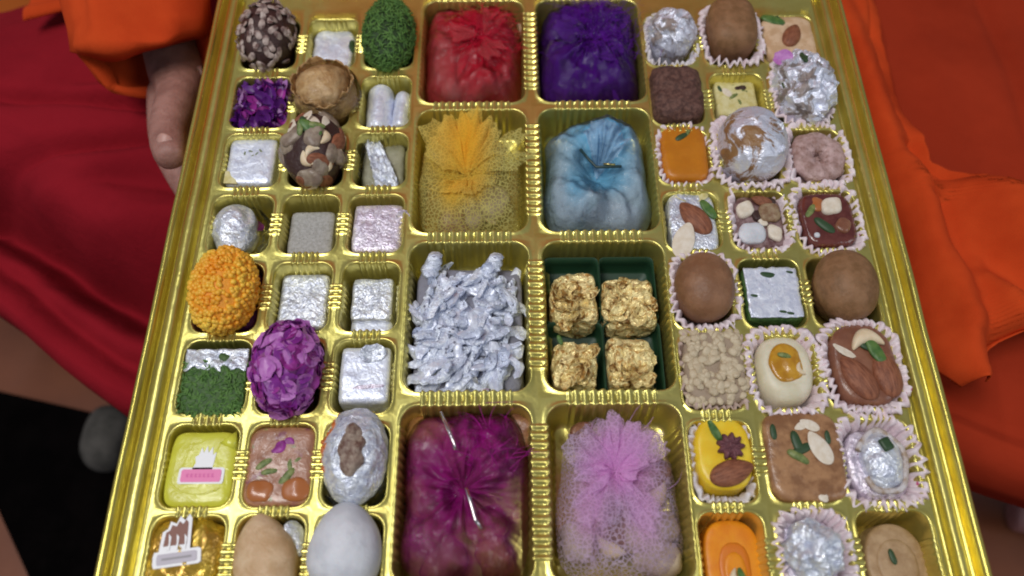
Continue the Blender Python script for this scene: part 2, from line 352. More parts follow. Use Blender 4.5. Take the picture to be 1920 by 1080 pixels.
# ================================================================ shared small pieces
def almond_v(L=2.1, W=1.15, H=.7):
    V, F = blob_vf((W / 2, L / 2, H / 2), 2, 10)
    for v in V:
        t = v[1] / (L / 2); k = 1 - .35 * max(0, t) ** 1.5 - .05 * min(0, t); v[0] *= k; v[2] *= k
        v += .015 * nz(v, 3)
    return V, F
AL = mesh('almond', *almond_v(), almond)
AS = mesh('almond_slice', *almond_v(1.9, 1.0, .14), almond_w)
def cashew_v(L=2.0):
    V, F = blob_vf((.38, L / 2, .33), 2, 9)
    for v in V:
        t = v[1] / (L / 2); v[0] += .55 * t * t; v[1] *= .82
    return V, F
CA = mesh('cashew', *cashew_v(), cashew_m)
PI_ = [mesh('pistachio_sliver', *blob_vf((.16 + .05 * i, .42 + .1 * i, .11), 2.3, 6, lambda q: .04 * nz(q, 3, i)), [pista, pista_dark, leafg][i % 3]) for i in range(3)]
def chunk(name, mat, r, seed, n=6, a=.12): return mesh(name, *blob_vf(r, 2.6, n, lambda q: a * nz(q, 1.8, seed)), mat)
SEED = [chunk('seed', sesame, (.20, .27, .13), i, 5, .05) for i in range(4)]
FLK = [chunk('nut_flake', flake, (.20, .34, .07), i + 9, 5, .10) for i in range(4)]
def petal_v(W=1.1, L=1.2, cup=.35, seed=0, n=6, curl=0):
    V = []; F = []
    for i in range(n + 1):
        for j in range(n + 1):
            u = 2 * j / n - 1; t = i / n
            wd = W / 2 * math.sin(math.pi * min(1, .12 + .8 * t)) ** .7
            x = u * wd; y = t * L; z = cup * (u * u) * .7 + (cup * 1.2 if not curl else -curl) * t * t + .10 * nz((x, y, 0), 2.2, seed)
            V.append((x, y, z))
    for i in range(n):
        for j in range(n): a = i * (n + 1) + j; F.append((a, a + 1, a + n + 2, a + n + 1))
    return V, F
PETM = [mesh('petal', *petal_v(rnd(.9, 1.4), rnd(.9, 1.3), rnd(-.1, .25), i, 6, rnd(.0, .35)), PET[[0, 1, 2, 0, 2, 1, 0, 0, 1, 2][i]]) for i in range(10)]
PETN = [mesh('petal', *petal_v(rnd(.5, .9), rnd(.6, .9), rnd(.1, .4), i), PETV[[0, 1, 2, 0, 1, 0][i]]) for i in range(6)]
def orient(nrm, spin, tilt=0):
    q = Vector(nrm).to_track_quat('Z', 'Y'); return (q @ Euler((tilt, 0, 0)).to_quaternion() if not spin else q @ Euler((0, 0, spin)).to_quaternion() @ Euler((tilt, 0, 0)).to_quaternion())
def over_dome(n, r, zc, lo=-.2, jitter=.15):
    """points and normals spread over the upper part of an ellipsoid"""
    out = []
    for i in range(n):
        z = 1 - (1 - lo) * (i + .5) / n; a = i * 2.399963 + rnd(-jitter, jitter); q = math.sqrt(max(0, 1 - z * z))
        p = Vector((q * math.cos(a) * r[0], q * math.sin(a) * r[1], z * r[2]))
        nn = Vector((p.x / r[0] ** 2, p.y / r[1] ** 2, p.z / r[2] ** 2)).normalized()
        out.append((p + Vector((0, 0, zc)), nn))
    return out
IT = dict(B0=(-13.22, 15.65, 2.77, 3.46, -0.8), A1=(-17.04, 10.33, 3.12, 3.69, 0.0), C1a=(-9.73, 10.47, 1.77, 3.49, -0.3), C1b=(-8.28, 10.29, 1.26, 2.84, -0.4),
          A2=(-17.26, 6.16, 2.95, 3.47, -0.3), C2=(-9.22, 6.04, 2.77, 4.05, -0.1), B3=(-13.17, 1.25, 2.69, 3.12, -0.8), C3=(-9.13, 1.24, 2.97, 3.27, -0.2),
          B4=(-13.16, -3.12, 2.82, 3.47, -0.9), C4=(-9.25, -3.05, 2.4, 2.7, -0.9), A5=(-17.09, -8.32, 3.5, 3.82, 0.1), C5=(-9.2, -7.86, 2.76, 3.24, -0.2),
          A6=(-17.02, -12.93, 3.49, 3.94, 0.1), B6=(-13.06, -12.82, 3.63, 4.2, 0.0), A7=(-17.28, -17.29, 3.71, 3.91, 0.0), D0c=(9.4, 15.57, 3.28, 4.5, 0.1),
          E0c=(13.36, 15.81, 3.84, 5.88, 0.2), F0=(17.24, 15.47, 3.45, 3.93, 0.1), D1=(9.26, 10.55, 3.37, 5.12, 0.8), E1=(13.3, 11.03, 2.68, 2.84, -0.6),
          F1c=(17.3, 11.08, 3.72, 5.72, 0.2), D2=(9.33, 6.32, 2.86, 4.1, 0.1), D2c=(9.35, 6.22, 3.18, 4.65, 0.1), E2c=(13.32, 6.5, 4.51, 6.2, 0.6),
          F2c=(17.44, 6.0, 3.62, 4.59, 0.2), D3=(9.35, 1.35, 2.83, 4.07, 0.0), E3c=(13.29, 1.57, 3.42, 4.55, 0.1), F3c=(17.2, 1.47, 3.81, 4.54, 0.2),
          F3=(17.23, 1.48, 3.23, 3.75, 0.1), D4c=(9.5, -3.04, 3.71, 4.72, 0.1), E4=(13.3, -3.3, 3.18, 3.32, -0.1), D5=(9.46, -7.65, 3.58, 5.06, 0.3),
          E5c=(13.24, -7.9, 3.88, 4.86, 0.3), E5=(13.28, -7.78, 3.24, 4.12, 0.3), F5c=(17.43, -7.61, 4.21, 5.56, 0.2), F5=(17.46, -7.63, 3.48, 4.71, 0.2),
          D6=(9.39, -12.57, 3.03, 4.21, 0.1), E6=(13.39, -12.6, 4.01, 4.65, 0.3), F6c=(17.18, -12.83, 4.0, 4.53, 0.2), D7=(9.46, -17.47, 2.94, 3.78, -1.0),
          E7c=(13.2, -17.3, 3.45, 3.94, 0.2), F7=(17.43, -17.6, 3.07, 3.65, -1.0), P1=(2.22, -3.33, 2.7, 3.57, -0.4), P2=(5.29, -3.53, 3.11, 3.42, -0.4),
          P3=(2.06, -7.34, 2.44, 3.16, -0.4), P4=(5.09, -7.25, 2.73, 3.38, -0.4), N2=(-3.72, -4.96, 6.32, 7.88, -0.3), N0=(-3.76, 14.24, 6.61, 8.42, 0.3),
          M0=(3.98, 14.4, 6.79, 8.71, 0.3), N1=(-3.7, 4.69, 6.54, 8.74, 0.3), M1=(3.86, 4.42, 6.49, 8.55, 0.3), N3=(-3.64, -14.57, 6.62, 8.67, 0.2),
          M3=(3.85, -14.78, 6.53, 8.37, 0.2), A0=(-17.31, 15.7, 3.63, 5.4, 0.3, 1.72), C0=(-9.28, 15.68, 3.31, 5.66, 0.3, 1.57), B1=(-12.97, 10.65, 3.88, 3.77, 0.3, 1.82),
          B2=(-13.22, 6.28, 3.82, 5.22, 0.4, 1.81), A3=(-17.67, 1.46, 2.54, 3.15, -0.9, 1.2), A4=(-17.08, -3.3, 3.51, 4.99, 0.8, 1.67), B5=(-13.1, -7.86, 3.77, 5.25, 0.8, 1.79),
          C6=(-9.26, -12.39, 3.15, 4.84, 0.1, 1.5), B7=(-13.2, -17.29, 3.09, 3.73, -0.4, 1.47), C7=(-9.37, -16.88, 3.45, 4.27, 0.2, 1.64), D0=(9.48, 15.83, 2.69, 2.89, 0.1, 1.28),
          E0=(13.38, 16.02, 3.19, 4.22, 0.2, 1.51), F1=(17.32, 10.9, 3.31, 4.93, 0.3, 1.57), E2=(13.31, 6.31, 4.0, 4.7, 0.6, 1.9), F2=(17.53, 5.98, 3.08, 3.57, 0.1, 1.46),
          D4=(9.39, -3.13, 3.29, 4.06, 0.3, 1.56), F4=(17.24, -3.1, 3.41, 4.19, 0.3, 1.62), F6=(17.35, -12.9, 2.0, 3.32, 0.4, 0.95), E7=(12.96, -17.2, 2.29, 2.45, 0.3, 1.09))
IT.update(E2c=(13.32, 6.15, 4.4, 4.95, .5), E0c=(13.36, 15.55, 3.84, 4.9, .3), F1c=(17.3, 10.9, 3.72, 4.9, .2), D1=(9.26, 10.75, 3.37, 4.3, .9), D5=(9.46, -7.75, 3.58, 4.5, .4),
          F5c=(17.35, -7.75, 4.1, 5.0, .3), E5c=(13.24, -8.0, 3.88, 4.7, .3), D2c=(9.35, 6.1, 3.3, 4.4, .1), D0c=(9.4, 15.4, 3.3, 4.3, .1), D4c=(9.5, -3.2, 3.6, 4.5, .1))
def T(key, name, label, cat, group=None, dz=.02):
    x, y, w_, d_, z = IT[key][:5]
    return thing(name, label, cat, (x, y, FLOOR + dz), 0, group), w_, d_, z - FLOOR - dz
def ball(t, name, key, mat, disp=None, n=22, p=2.1, shrink=1.0):
    x, y, w_, d_, z, rz = IT[key]; zc = z - FLOOR
    V, F = blob_vf((w_ / 2 * shrink, d_ / 2 * shrink, rz * shrink), p, n, disp)
    for v in V:
        if v[2] < 0: f = -v[2] / rz; v[2] *= (zc - .02) / rz; v[0] *= 1 - .12 * f; v[1] *= 1 - .22 * f
    return put(name, mesh(name, V, F, mat), t, (0, 0, zc - .02))
def slab(key, name, label, cat, part, mat, **k):
    t, w_, d_, h = T(key, name, label, cat); put(part, slab_mesh(part, w_, d_, h, mat, seed=len(label) * 1.7, **k), t); return t, w_, d_, h
def piece(t, name, me, x, y, z, spin=0, tilt=(0, 0), s=1.0, label=None):
    return put(name, me, t, (x, y, z), Euler((tilt[0], tilt[1], spin)), s, label)
def cup(key, label, mat=paper, pl=30, extra=0, bw=1.42, bd=1.78, amp=.11, group='pleated paper cups of the sweets'):
    x, y, w_, d_, z = IT[key]; t = thing('paper_cup', label, 'paper cup', (x, y, FLOOR + .012), 0, group); h = z - FLOOR + extra
    m = pl * 6; rings = []; sd = rnd(0, 50)
    PR = [(.02, .2, 0, 0), (0, .9, .02, 0), (.08, 1.0, .05, 0)]
    prof = [(0.02, bw * .2, bd * .2, 0), (0.0, bw * .9, bd * .9, .02), (.08, bw, bd, .04), (h * .4, bw * 1.03, bd * 1.03, .05), (h - .62, w_ * .40, d_ * .42, .06), (h - .35, w_ * .435, d_ * .45, .08), (h - .08, w_ * .475, d_ * .48, .10), (h + .06, w_ / 2, d_ / 2, .10), (h + .02, w_ / 2 + .10, d_ / 2 + .10, .09), (h - .14, w_ / 2 + .16, d_ / 2 + .16, .09)]
    for hz, a, b, am in prof:
        ring = []; f = max(0, min(1, (hz - h + .7) / .7))
        for i in range(m):
            th = 2 * math.pi * i / m; c, s = math.cos(th), math.sin(th); k = (abs(c) ** 3.6 + abs(s) ** 3.6) ** (-1 / 3.6)
            ph = pl * th + 7 * nz((c, s, 0), 1.6, sd); am2 = am * (1 + 1.2 * nz((c * 4, s * 4, 0), 1.5, sd + 3)); rr = 1 + am2 * amp / .11 / max(a, .5) * .9 * math.sin(ph) + .07 * f * nz((c, s, f), 2.5, sd) + .09 * f * nz((c * 3, s * 3, f), 2.5, sd)
            ring.append((a * k * c * rr, b * k * s * rr, hz + f * (.26 * nz((c * 3, s * 3, 0), 2.0, sd) + .13 * math.cos(ph + 1))))
        rings.append(ring)
    o = put('pleated_wall', loft('pleated_wall', rings, mat), t); solid(o, .03); return t
# ================================================================ left block of small sweets
t, w_, d_, h = T('A0', 'nut_ball', 'dark date ball coated in pale nut flakes in the top left corner compartment', 'sweet')
core = ball(t, 'date_core', 'A0', date_core, lambda q: .10 * nz(q, 1.5), 16, shrink=.96)
for i, (p, nn) in enumerate(over_dome(95, (w_ / 2, d_ / 2, 1.72), 2.9, -.25, .5)):
    piece(t, 'nut_flake', FLK[i % 4], *(p + nn * .0), 0).rotation_euler = orient(nn, rnd(0, 6), rnd(-.6, .6)).to_euler()
t, w_, d_, h = slab('B0', 'silver_sweet', 'bright silver-leafed square with a green bit at its right edge, beside the green shredded ball', 'sweet', 'sweet_body', silver_flat, rough=.12, fs=1.5, p=5, bulge=.1)
piece(t, 'pistachio', PI_[1], 1.3, .2, h - .05, .1, (0, .5), 1.1)
t, w_, d_, h = T('C0', 'shredded_ball', 'dark green ball covered in fine pistachio shreds', 'sweet')
ball(t, 'sweet_core', 'C0', green_dark, lambda q: .06 * nz(q, 2), 16)
J = Join(); sv, sf = blob_vf((.05, .33, .045), 2, 2)
for p, nn in over_dome(900, (w_ / 2, d_ / 2, 1.57), 2.9, -.35, 3):
    J.add(sv, sf, p + nn * .05, orient(nn, rnd(0, 6.3), rnd(-.4, .7)))
put('pistachio_shreds', mesh('pistachio_shreds', J.V, J.F, green_shred), t, kind='stuff')
def petal_heap(t, n, r, zc, meshes, lo, s):
    for i, (p, nn) in enumerate(over_dome(n, r, zc, lo, .6)):
        q = orient(nn, rnd(0, 6.3), rnd(-.12, .16)); k = s * rnd(.8, 1.15); o = piece(t, 'petal', random.choice(meshes), *(p - nn * .05 - (q @ Vector((0, .45 * k, 0)))), 0, s=k); o.rotation_euler = q.to_euler()
t, w_, d_, h = T('A1', 'petal_sweet', 'low square sweet heaped with violet petals, above the silver square at the left edge', 'sweet')
put('sweet_core', slab_mesh('sweet_core', w_ * .95, d_ * .95, h - .6, petal_core, rough=.1), t)
petal_heap(t, 110, (w_ * .52, d_ * .52, .9), h - .8, PETN, .02, 1.1)
t, w_, d_, h = T('B1', 'crisp_shell_sweet', 'round golden-brown crisp sweet in a loose wrapper beside the violet petals', 'sweet')
ball(t, 'crisp_shell', 'B1', crisp, lambda q: .10 * nz(q, .9, 4) + .05 * ridged(q, 1.6, 2), 24)
for i in range(13):
    a = i * 2 * math.pi / 13 + rnd(-.1, .1); o = put('shell_flake', mesh('shell_flake', *petal_v(rnd(1.0, 1.5), rnd(.8, 1.1), .25, i, 8), crisp), t, (1.45 * math.cos(a), 1.4 * math.sin(a), 3.3 + rnd(-.2, .2)), Euler((.75, 0, a - math.pi / 2))); solid(o, .05)
o = ball(t, 'clear_wrapper', 'B1', clear_soft, lambda q: .16 + .16 * ridged(q, .9, 7), 20, shrink=1.02)
t, w_, d_, h = T('C1a', 'silver_roll', 'larger silver-leafed roll, left of the two standing side by side below the green ball', 'sweet')
put('roll_body', mesh('roll_body', *blob_vf((w_ / 2, h / 2, d_ / 2), 2, 18, lambda q: .07 * nz(q, 1.5), 9), silver_flat), t, (0, 0, h / 2), Euler((math.pi / 2, 0, 0)))
t, w_, d_, h = T('C1b', 'silver_roll', 'smaller silver-leafed roll, right of the two standing side by side below the green ball', 'sweet')
put('roll_body', mesh('roll_body', *blob_vf((w_ / 2, h / 2, d_ / 2), 2, 18, lambda q: .07 * nz(q, 1.5, 4), 9), silver_flat), t, (0, 0, h / 2), Euler((math.pi / 2, 0, -.06)))
t, w_, d_, h = slab('A2', 'silver_sweet', 'flat silver-leafed square with dark specks and a yellow corner, next below the violet petals', 'sweet', 'sweet_body', silver_flat, rough=.04)
for i, (x, y) in enumerate(((-.45, .55), (-.1, .7), (.3, .5), (.5, .75), (.05, .35))): piece(t, 'saffron_bit', PI_[0], x, y, h - .02, i * 1.3, s=(.35, .35, .35))
put('bare_corner', plate('bare_corner', [(-.5, -.45), (.35, -.5), (.2, -.2), (-.1, .05), (-.25, .4), (-.5, .45)], cream_yel, .05), t, (-w_ / 2 + .55, -d_ / 2 + .52, h - .035))
t, w_, d_, h = T('B2', 'nut_cluster', 'large ball covered with whole nuts, petals and green pistachios, right of a silver square', 'sweet')
ball(t, 'date_core', 'B2', date_core, lambda q: .15 * nz(q, 1), 16, shrink=.93)
r_ = random.Random(5)
muted = M('muted_nut', (.34, .27, .20), (.22, .16, .12), 2, rough=.4, bump=[(4, .05)]); mnut = [chunk('dried_nut', muted, (.5, .72, .30), i + 30, 8, .14) for i in range(3)]
for i, (p, nn) in enumerate(over_dome(40, (w_ / 2 - .15, d_ / 2 - .2, 1.65), 3.0, -.35, .8)):
    me, nm, s_ = [(mnut[0], 'dried_nut', 1), (AS, 'almond_slice', 1.0), (mnut[1], 'dried_nut', .95), (CA, 'cashew', .75), (mnut[2], 'dried_nut', 1.1), (AL, 'almond', .75), (PETM[1], 'rose_petal', .8)][r_.randrange(7)]
    put(nm, me, t, p - nn * .05, orient(nn, r_.uniform(0, 6.3), r_.uniform(-.25, .25)), s_ * r_.uniform(.85, 1.1))
for i in range(4): o = put('pistachio', PI_[i % 3], t, (-.45 + .32 * i, .35 + .15 * (i % 2), 4.85), Euler((.2, 0, .5 * i)), 1.25)
t, w_, d_, h = T('C2', 'silver_sweet', 'clear-wrapped sweet with a torn diagonal band of silver leaf, right of the large nut cluster', 'sweet')
put('sweet_body', slab_mesh('sweet_body', w_ * .95, d_ * .92, h - .9, M('grey_olive_sweet', (.36, .35, .24), (.26, .25, .16), 1.4, rough=.5, bump=[(2, .05)]), rough=.12), t)
V, F = [], []
for i in range(26):
    for j in range(15):
        u = j / 14 - .5; v = i / 25; x = -.75 + 1.25 * v + u * (1.0 + .5 * v) + .12 * nz((u * 4, v * 5, 0), 2); y = d_ / 2 - .2 - v * (d_ - .4)
        V.append((x, y, h - .75 + .35 * ridged((u * 3, v * 5, 0), 1.4, 3) + .25 * nz((u * 9, v * 9, 1), 1)))
        if i < 25 and j < 14: a = i * 15 + j; F.append((a, a + 1, a + 16, a + 15))
solid(put('silver_band', mesh('silver_band', V, F, silver), t), .03)
put('clear_wrapper', mesh('clear_wrapper', *blob_vf((w_ / 2, d_ / 2, h / 2), 4, 16, lambda q: .12 * ridged(q, 1.1, 5)), clear), t, (0, 0, h / 2 + .05))
t, w_, d_, h = T('A3', 'silver_egg', 'egg-shaped silver sweet in a clear twist, just above the orange pearl ball', 'sweet')
ball(t, 'sweet_body', 'A3', silver, lambda q: .12 * ridged(q, 1.2, 2), 20)
V, F = blob_vf((1.55, 1.75, .95), 2.4, 16, lambda q: .18 * ridged(q, 1.2, 5)); put('clear_wrapper', mesh('clear_wrapper', V, F, clear), t, (.3, -.1, 1.3))
piece(t, 'rose_petal', PETM[1], 1.35, .0, 1.7, .6, (.3, .8), .8)
slab('B3', 'grey_sweet', 'plain grey grainy square sweet, deep in its pocket below the large nut cluster', 'sweet', 'sweet_body', grey_sweet, rough=.04)
t, w_, d_, h = slab('C3', 'silver_sweet', 'pinkish silver-leafed square with a ragged leaf edge, right of the grey square', 'sweet', 'sweet_body', silver_pink, rough=.06, crumple=.03)
solid(put('leaf_edge', mesh('leaf_edge', *petal_v(.8, .7, .2, 5), silver_pink), t, (w_ / 2 - .35, .5, h - .05), Euler((0, .5, -.9))), .03)
t, w_, d_, h = T('A4', 'pearl_ball', 'tall orange ball made of tiny fried pearls at the left edge', 'sweet')
ball(t, 'sweet_core', 'A4', M('boondi_core', (.80, .32, .02), rough=.5, bump=[(6, .06)]), None, 14, shrink=.97)
J = Join(); sv, sf = blob_vf((.14, .14, .14), 2, 3)
for p, nn in over_dome(1000, (w_ / 2 - .04, d_ / 2 - .04, 1.64), 3.4, -.6, 2.0): J.add([np.array(v) * (1 + .25 * nz(v + np.array(p), 4)) for v in sv], sf, p + nn * rnd(-.06, .08), None, rnd(.75, 1.25))
put('fried_pearls', mesh('fried_pearls', J.V, J.F, boondi), t, kind='stuff')
put('purple_base', slab_mesh('purple_base', 3.3, 3.9, 2.3, petal_core, rough=.15, p=4), t)
slab('B4', 'silver_sweet', 'silver-leafed square half hidden behind the top of the large purple petal ball', 'sweet', 'sweet_body', silver, rough=.05)
t, w_, d_, h = slab('C4', 'silver_sweet', 'silver-leafed square with a bright lower step, right of the silver square behind the purple ball', 'sweet', 'sweet_body', silver, rough=.06)
put('lower_step', slab_mesh('lower_step', w_, .7, h - .45, silver_flat, n=8, rough=.03), t, (0, -d_ / 2 - .2, 0))
t, w_, d_, h = slab('A5', 'green_sweet', 'dark green pistachio block with silver leaf across its upper third, beside the purple ball', 'sweet', 'sweet_body', green_slab, rough=.12, fs=1.6, p=5, crumple=.04)
J = Join()
sv5, sf5 = blob_vf((.05, .2, .04), 2, 2)
for i in range(420): J.add(sv5, sf5, (rnd(-.48, .48) * w_, rnd(-.5, .3) * d_, h + rnd(-.02, .06)), Euler((rnd(-.4, .4), rnd(-.4, .4), rnd(0, 6))))
put('pistachio_shreds', mesh('pistachio_shreds', J.V, J.F, green_shred), t, kind='stuff')
V, F = [], []
for i in range(12):
    for j in range(30):
        u = j / 29; v = i / 11; x = (u - .5) * w_ * .95; y = d_ / 2 - .12 - v * (1.15 + .35 * nz((u * 6, 0, 0), 1.6, 3)); V.append((x, y, h + .06 + .14 * nz((x, y, 0), 2.4, 1)))
        if i < 11 and j < 29: a = i * 30 + j; F.append((a + 1, a, a + 30, a + 31))
solid(put('silver_leaf', mesh('silver_leaf', V, F, silver), t), .03)
t, w_, d_, h = T('B5', 'petal_ball', 'large ball covered all over in purple petals, bulging out of its pocket', 'sweet')
ball(t, 'sweet_core', 'B5', petal_core, lambda q: .1 * nz(q, 1), 16, shrink=.88)
petal_heap(t, 170, (w_ / 2 - .10, d_ / 2 - .12, 1.68), 3.37, PETM, -.5, .95)
t, w_, d_, h = slab('C5', 'silver_sweet', 'silver-leafed square with a faint pink smear near its lower edge, right of the purple ball', 'sweet', 'sweet_body', silver_flat, rough=.04)
solid(put('loose_leaf', mesh('loose_leaf', *petal_v(1.5, .9, .25, 3), silver), t, (.45, d_ / 2 - .95, h - .04), Euler((.15, .1, .2))), .03)
put('pink_smear', plate('pink_smear', [(-.9, -.08), (-.3, -.14), (.85, -.02), (.9, .12), (.2, .14), (-.5, .06)], silver_pink, .03), t, (.2, -.75, h + .005))
# wrapped sweet with a printed label
t, w_, d_, h = slab('A6', 'wrapped_sweet', 'yellow-green wrapped square with a white printed mark and a pink bar', 'wrapped sweet', 'wrapper', packet_y, rough=.07, fs=.8, p=6, n=20)
put('white_print', plate('white_print', [(-.55, -.65), (.1, -.85), (.5, -.7), (.62, .35), (.45, .2), (.40, .62), (.22, .3), (.12, .66), (-.02, .3), (-.15, .6), (-.25, .2), (-.42, .1), (-.35, -.2)], print_w, .04), t, (.1, .45, h - .0))
put('print_border', plate('print_border', [(x * 1.14, y * 1.3) for x, y in ((-.95, -.3), (.95, -.3), (1, -.2), (1, .25), (.92, .33), (-.92, .33), (-1, .25), (-1, -.22))], print_w, .04), t, (.12, -.42, h + .0))
put('pink_bar', plate('pink_bar', [(-.95, -.3), (.95, -.3), (1, -.2), (1, .25), (.92, .33), (-.92, .33), (-1, .25), (-1, -.22)], print_p, .04), t, (.12, -.42, h + .03))
for i in range(7): put('printed_letter', plate('printed_letter', [(-.06, -.09), (.06, -.09), (.06, -.04), (-.0, .0), (.06, .09), (-.06, .09)], M('faint_print', (.70, .12, .37), rough=.5) if i == 0 else bpy.data.materials['faint_print'], .01), t, (-.55 + .21 * i, -.40, h + .075))
solid(put('wrapper_fold', mesh('wrapper_fold', [(-.1, .1, 0), (.75, .75, .05), (.8, -.25, .05), (.3, .2, .22)], [(0, 2, 3), (2, 1, 3), (1, 0, 3)], packet_y), t, (.85, 1.15, h - .02)), .03)
J = Join()
V = []; F = []
for i in range(22):
    a = math.radians(190 + 130 * i / 21); x, y = 1.35 * math.cos(a), .85 * math.sin(a)
    V += [(x, y, 0), (x * 1.06, y * 1.06, .07), (x * 1.12, y * 1.12, 0)]
    if i < 21: F += [(3 * i, 3 * i + 1, 3 * i + 4, 3 * i + 3), (3 * i + 1, 3 * i + 2, 3 * i + 5, 3 * i + 4)]
put('wrapper_crease', mesh('wrapper_crease', V, F, packet_y), t, (.0, -.42, h + .0))
t, w_, d_, h = slab('B6', 'glazed_sweet', 'translucent glazed brown square with reddish and green bits, right of the yellow-green wrapped sweet', 'sweet', 'sweet_body', toffee2, rough=.06, p=5, n=20)
for x, y, s in ((-.8, .1, 1.2), (-.5, -.3, 1), (.4, -.55, 1.3), (.9, .3, .8), (.5, .1, .9)): piece(t, 'pistachio', PI_[0], x, y, h - .04, rnd(0, 6), (0, .1), s)
for x, y, s in ((-.85, -1.25, 1.1), (.95, -1.2, 1.15)): put('jelly_piece', chunk('jelly_piece', M('orange_jelly', (.42, .14, .04), rough=.3, coat=.4) if x < 0 else bpy.data.materials['orange_jelly'], (.6, .5, .16), x), t, (x, y, h - .03), (0, 0, 0), s)
piece(t, 'rose_petal', chunk('rose_petal', PET[1], (.4, .3, .08), 3), -.2, .95, h - .03, .3); piece(t, 'rose_petal', bpy.data.meshes['rose_petal'], .35, 1.2, h - .03, 2.3, s=.7)
t, w_, d_, h = T('C6', 'silver_oval', 'oval silver sweet with a dark nutty centre and orange flecks down its left side', 'sweet')
ball(t, 'sweet_body', 'C6', silver, lambda q: .10 * ridged(q, 1.3, 8), 24)
put('nutty_centre', mesh('nutty_centre', *blob_vf((.66, 1.35, .42), 2, 14, lambda q: .16 * nz(q, 2.2, 3)), M('nutty_centre', (.14, .07, .05), (.34, .26, .20), 2.6, rough=.5, bump=[(4, .1)])), t, (.05, -.05, 4.02))
V, F = blob_vf((1.7, 2.3, 1.0), 3, 18, lambda q: .14 * ridged(q, 1.1, 3)); put('clear_wrapper', mesh('clear_wrapper', V, F, clear), t, (0, -.1, 1.9))
OF = chunk('orange_fleck', M('orange_fleck', (.55, .14, .02), rough=.45), (.14, .2, .1), 4, 4)
for i in range(34): a = math.radians(rnd(118, 215)); r = rnd(.82, .98); piece(t, 'orange_fleck', OF, -1.6 * r * abs(math.cos(a)), 2.3 * r * math.sin(a), 2.75 + 1.5 * math.sqrt(max(0, 1 - r * r)) * .9, rnd(0, 6), (0, -.6), rnd(.6, 1.2))
t, w_, d_, h = T('A7', 'wrapped_sweet', 'amber-wrapped sweet with a white-edged printed label, in the lower left corner', 'wrapped sweet')
put('wrapper', mesh('wrapper', *blob_vf((w_ / 2 * 1.0, d_ / 2, h / 2), 3.2, 24, lambda q: .22 * ridged(q, .8, 6) + .08 * nz(q, 2.2)), gold_wrap), t, (0, 0, h / 2))
banner = [(-.9, -.25), (.85, -.25), (.95, -.2), (.95, .2), (.85, .25), (-.9, .25), (-.95, .1), (-.95, -.15)]
crown = [(-.75, -.5), (.55, -.5), (.6, .75), (.48, .95), (.3, .7), (.1, .9), (-.05, .6), (-.3, .72), (-.4, .42), (-.62, .3)]
put('white_print', plate('white_print', [(x * 1.14, y * 1.14) for x, y in crown], print_w, .03), t, (-.25, .95, h + .14), Euler((0, 0, .12)))
put('brown_print', plate('brown_print', [(x * .86, y * .80 + .06) for x, y in crown], print_b, .03), t, (-.25, .95, h + .165), Euler((0, 0, .12)))
for i in range(3): put('white_stroke', plate('white_stroke', [(-.1, -.42), (.06, -.42), (.12, .2), (.0, .35), (.02, -.1)], print_w, .03), t, (-.62 + .38 * i, .78, h + .19), Euler((0, 0, .12)))
put('label_banner', plate('label_banner', [(x * 1.2, y * 1.5) for x, y in banner], print_w, .03), t, (-.1, .02, h + .17), Euler((0, 0, .13)))
put('label_panel', plate('label_panel', banner, M('panel_print', (.46, .42, .48), rough=.4), .03), t, (-.1, .02, h + .20), Euler((0, 0, .13)))
put('printed_line', plate('printed_line', [(-.7, -.05), (.7, -.05), (.7, .05), (-.7, .05)], print_g, .01), t, (-.1, .02, h + .235), Euler((0, 0, .13)))
t, w_, d_, h = T('B7', 'tan_sweet', 'smooth tan teardrop-shaped sweet in the bottom row, left of the white egg-shaped one', 'sweet')
x, y, a, b, z, rz = IT['B7']; V, F = blob_vf((a / 2, b / 2 + .3, rz), 2.3, 22, lambda q: .10 * nz(q, .9, 3))
for v in V: k = 1 - .30 * max(0, v[1] / 2) ** 1.4; v[0] *= k; v[0] -= .22 * max(0, v[1]); v[2] *= (1 if v[2] > 0 else 1.4)
put('sweet_body', mesh('sweet_body', V, F, tan), t, (0, 0, 2.15))
piece(t, 'silver_scrap', chunk('silver_scrap', silver, (.5, .9, .12), 3), 1.2, 1.0, 2.2, .3, (0, .6), 1)
t, w_, d_, h = T('C7', 'white_egg_sweet', 'smooth white egg-shaped sweet bulging over its pocket in the bottom row', 'sweet')
x, y, a, b, z, rz = IT['C7']; V, F = blob_vf((a / 2, b / 2, rz), 2.05, 24, lambda q: .05 * nz(q, .6, 3))
for v in V:
    v[0] *= 1 - .18 * v[1] / 2.1
    if v[2] < 0: v[2] *= 2.8 / rz
put('sweet_body', mesh('sweet_body', V, F, white_s), t, (0, 0, 2.8))
# ================================================================ right block of small sweets
def cupped(key, cupkey, label, cuplabel, name='sweet', cmat=paper, **k):
    cup(cupkey, cuplabel, cmat, **k)
cup('D0c', 'white pleated paper cup under the small silver ball, right beside the purple net bag', paper_w, extra=-.1)
t, w_, d_, h = T('D0', 'silver_ball', 'small crumpled silver ball in a white cup, next above the dark brown block', 'sweet', dz=.05)
faceted(ball(t, 'sweet_body', 'D0', torn_silver, lambda q: .22 * ridged(q, 1.1, 6) + .12 * ridged(q, 2.6, 6), 14)); piece(t, 'pistachio', PI_[1], -.1, .9, 3.55, .5, (-.4, 0), .9); piece(t, 'rose_petal', PETM[4], .1, 1.15, 3.1, 0, (-.3, 0), .6)
cup('E0c', 'pink pleated paper cup holding the smooth brown sweet in the top row', extra=0)
t, w_, d_, h = T('E0', 'brown_sweet', 'smooth domed brown sweet in a pink cup in the top row', 'sweet', dz=.05)
ball(t, 'sweet_body', 'E0', brown, lambda q: .03 * nz(q, 1), 22, p=3)
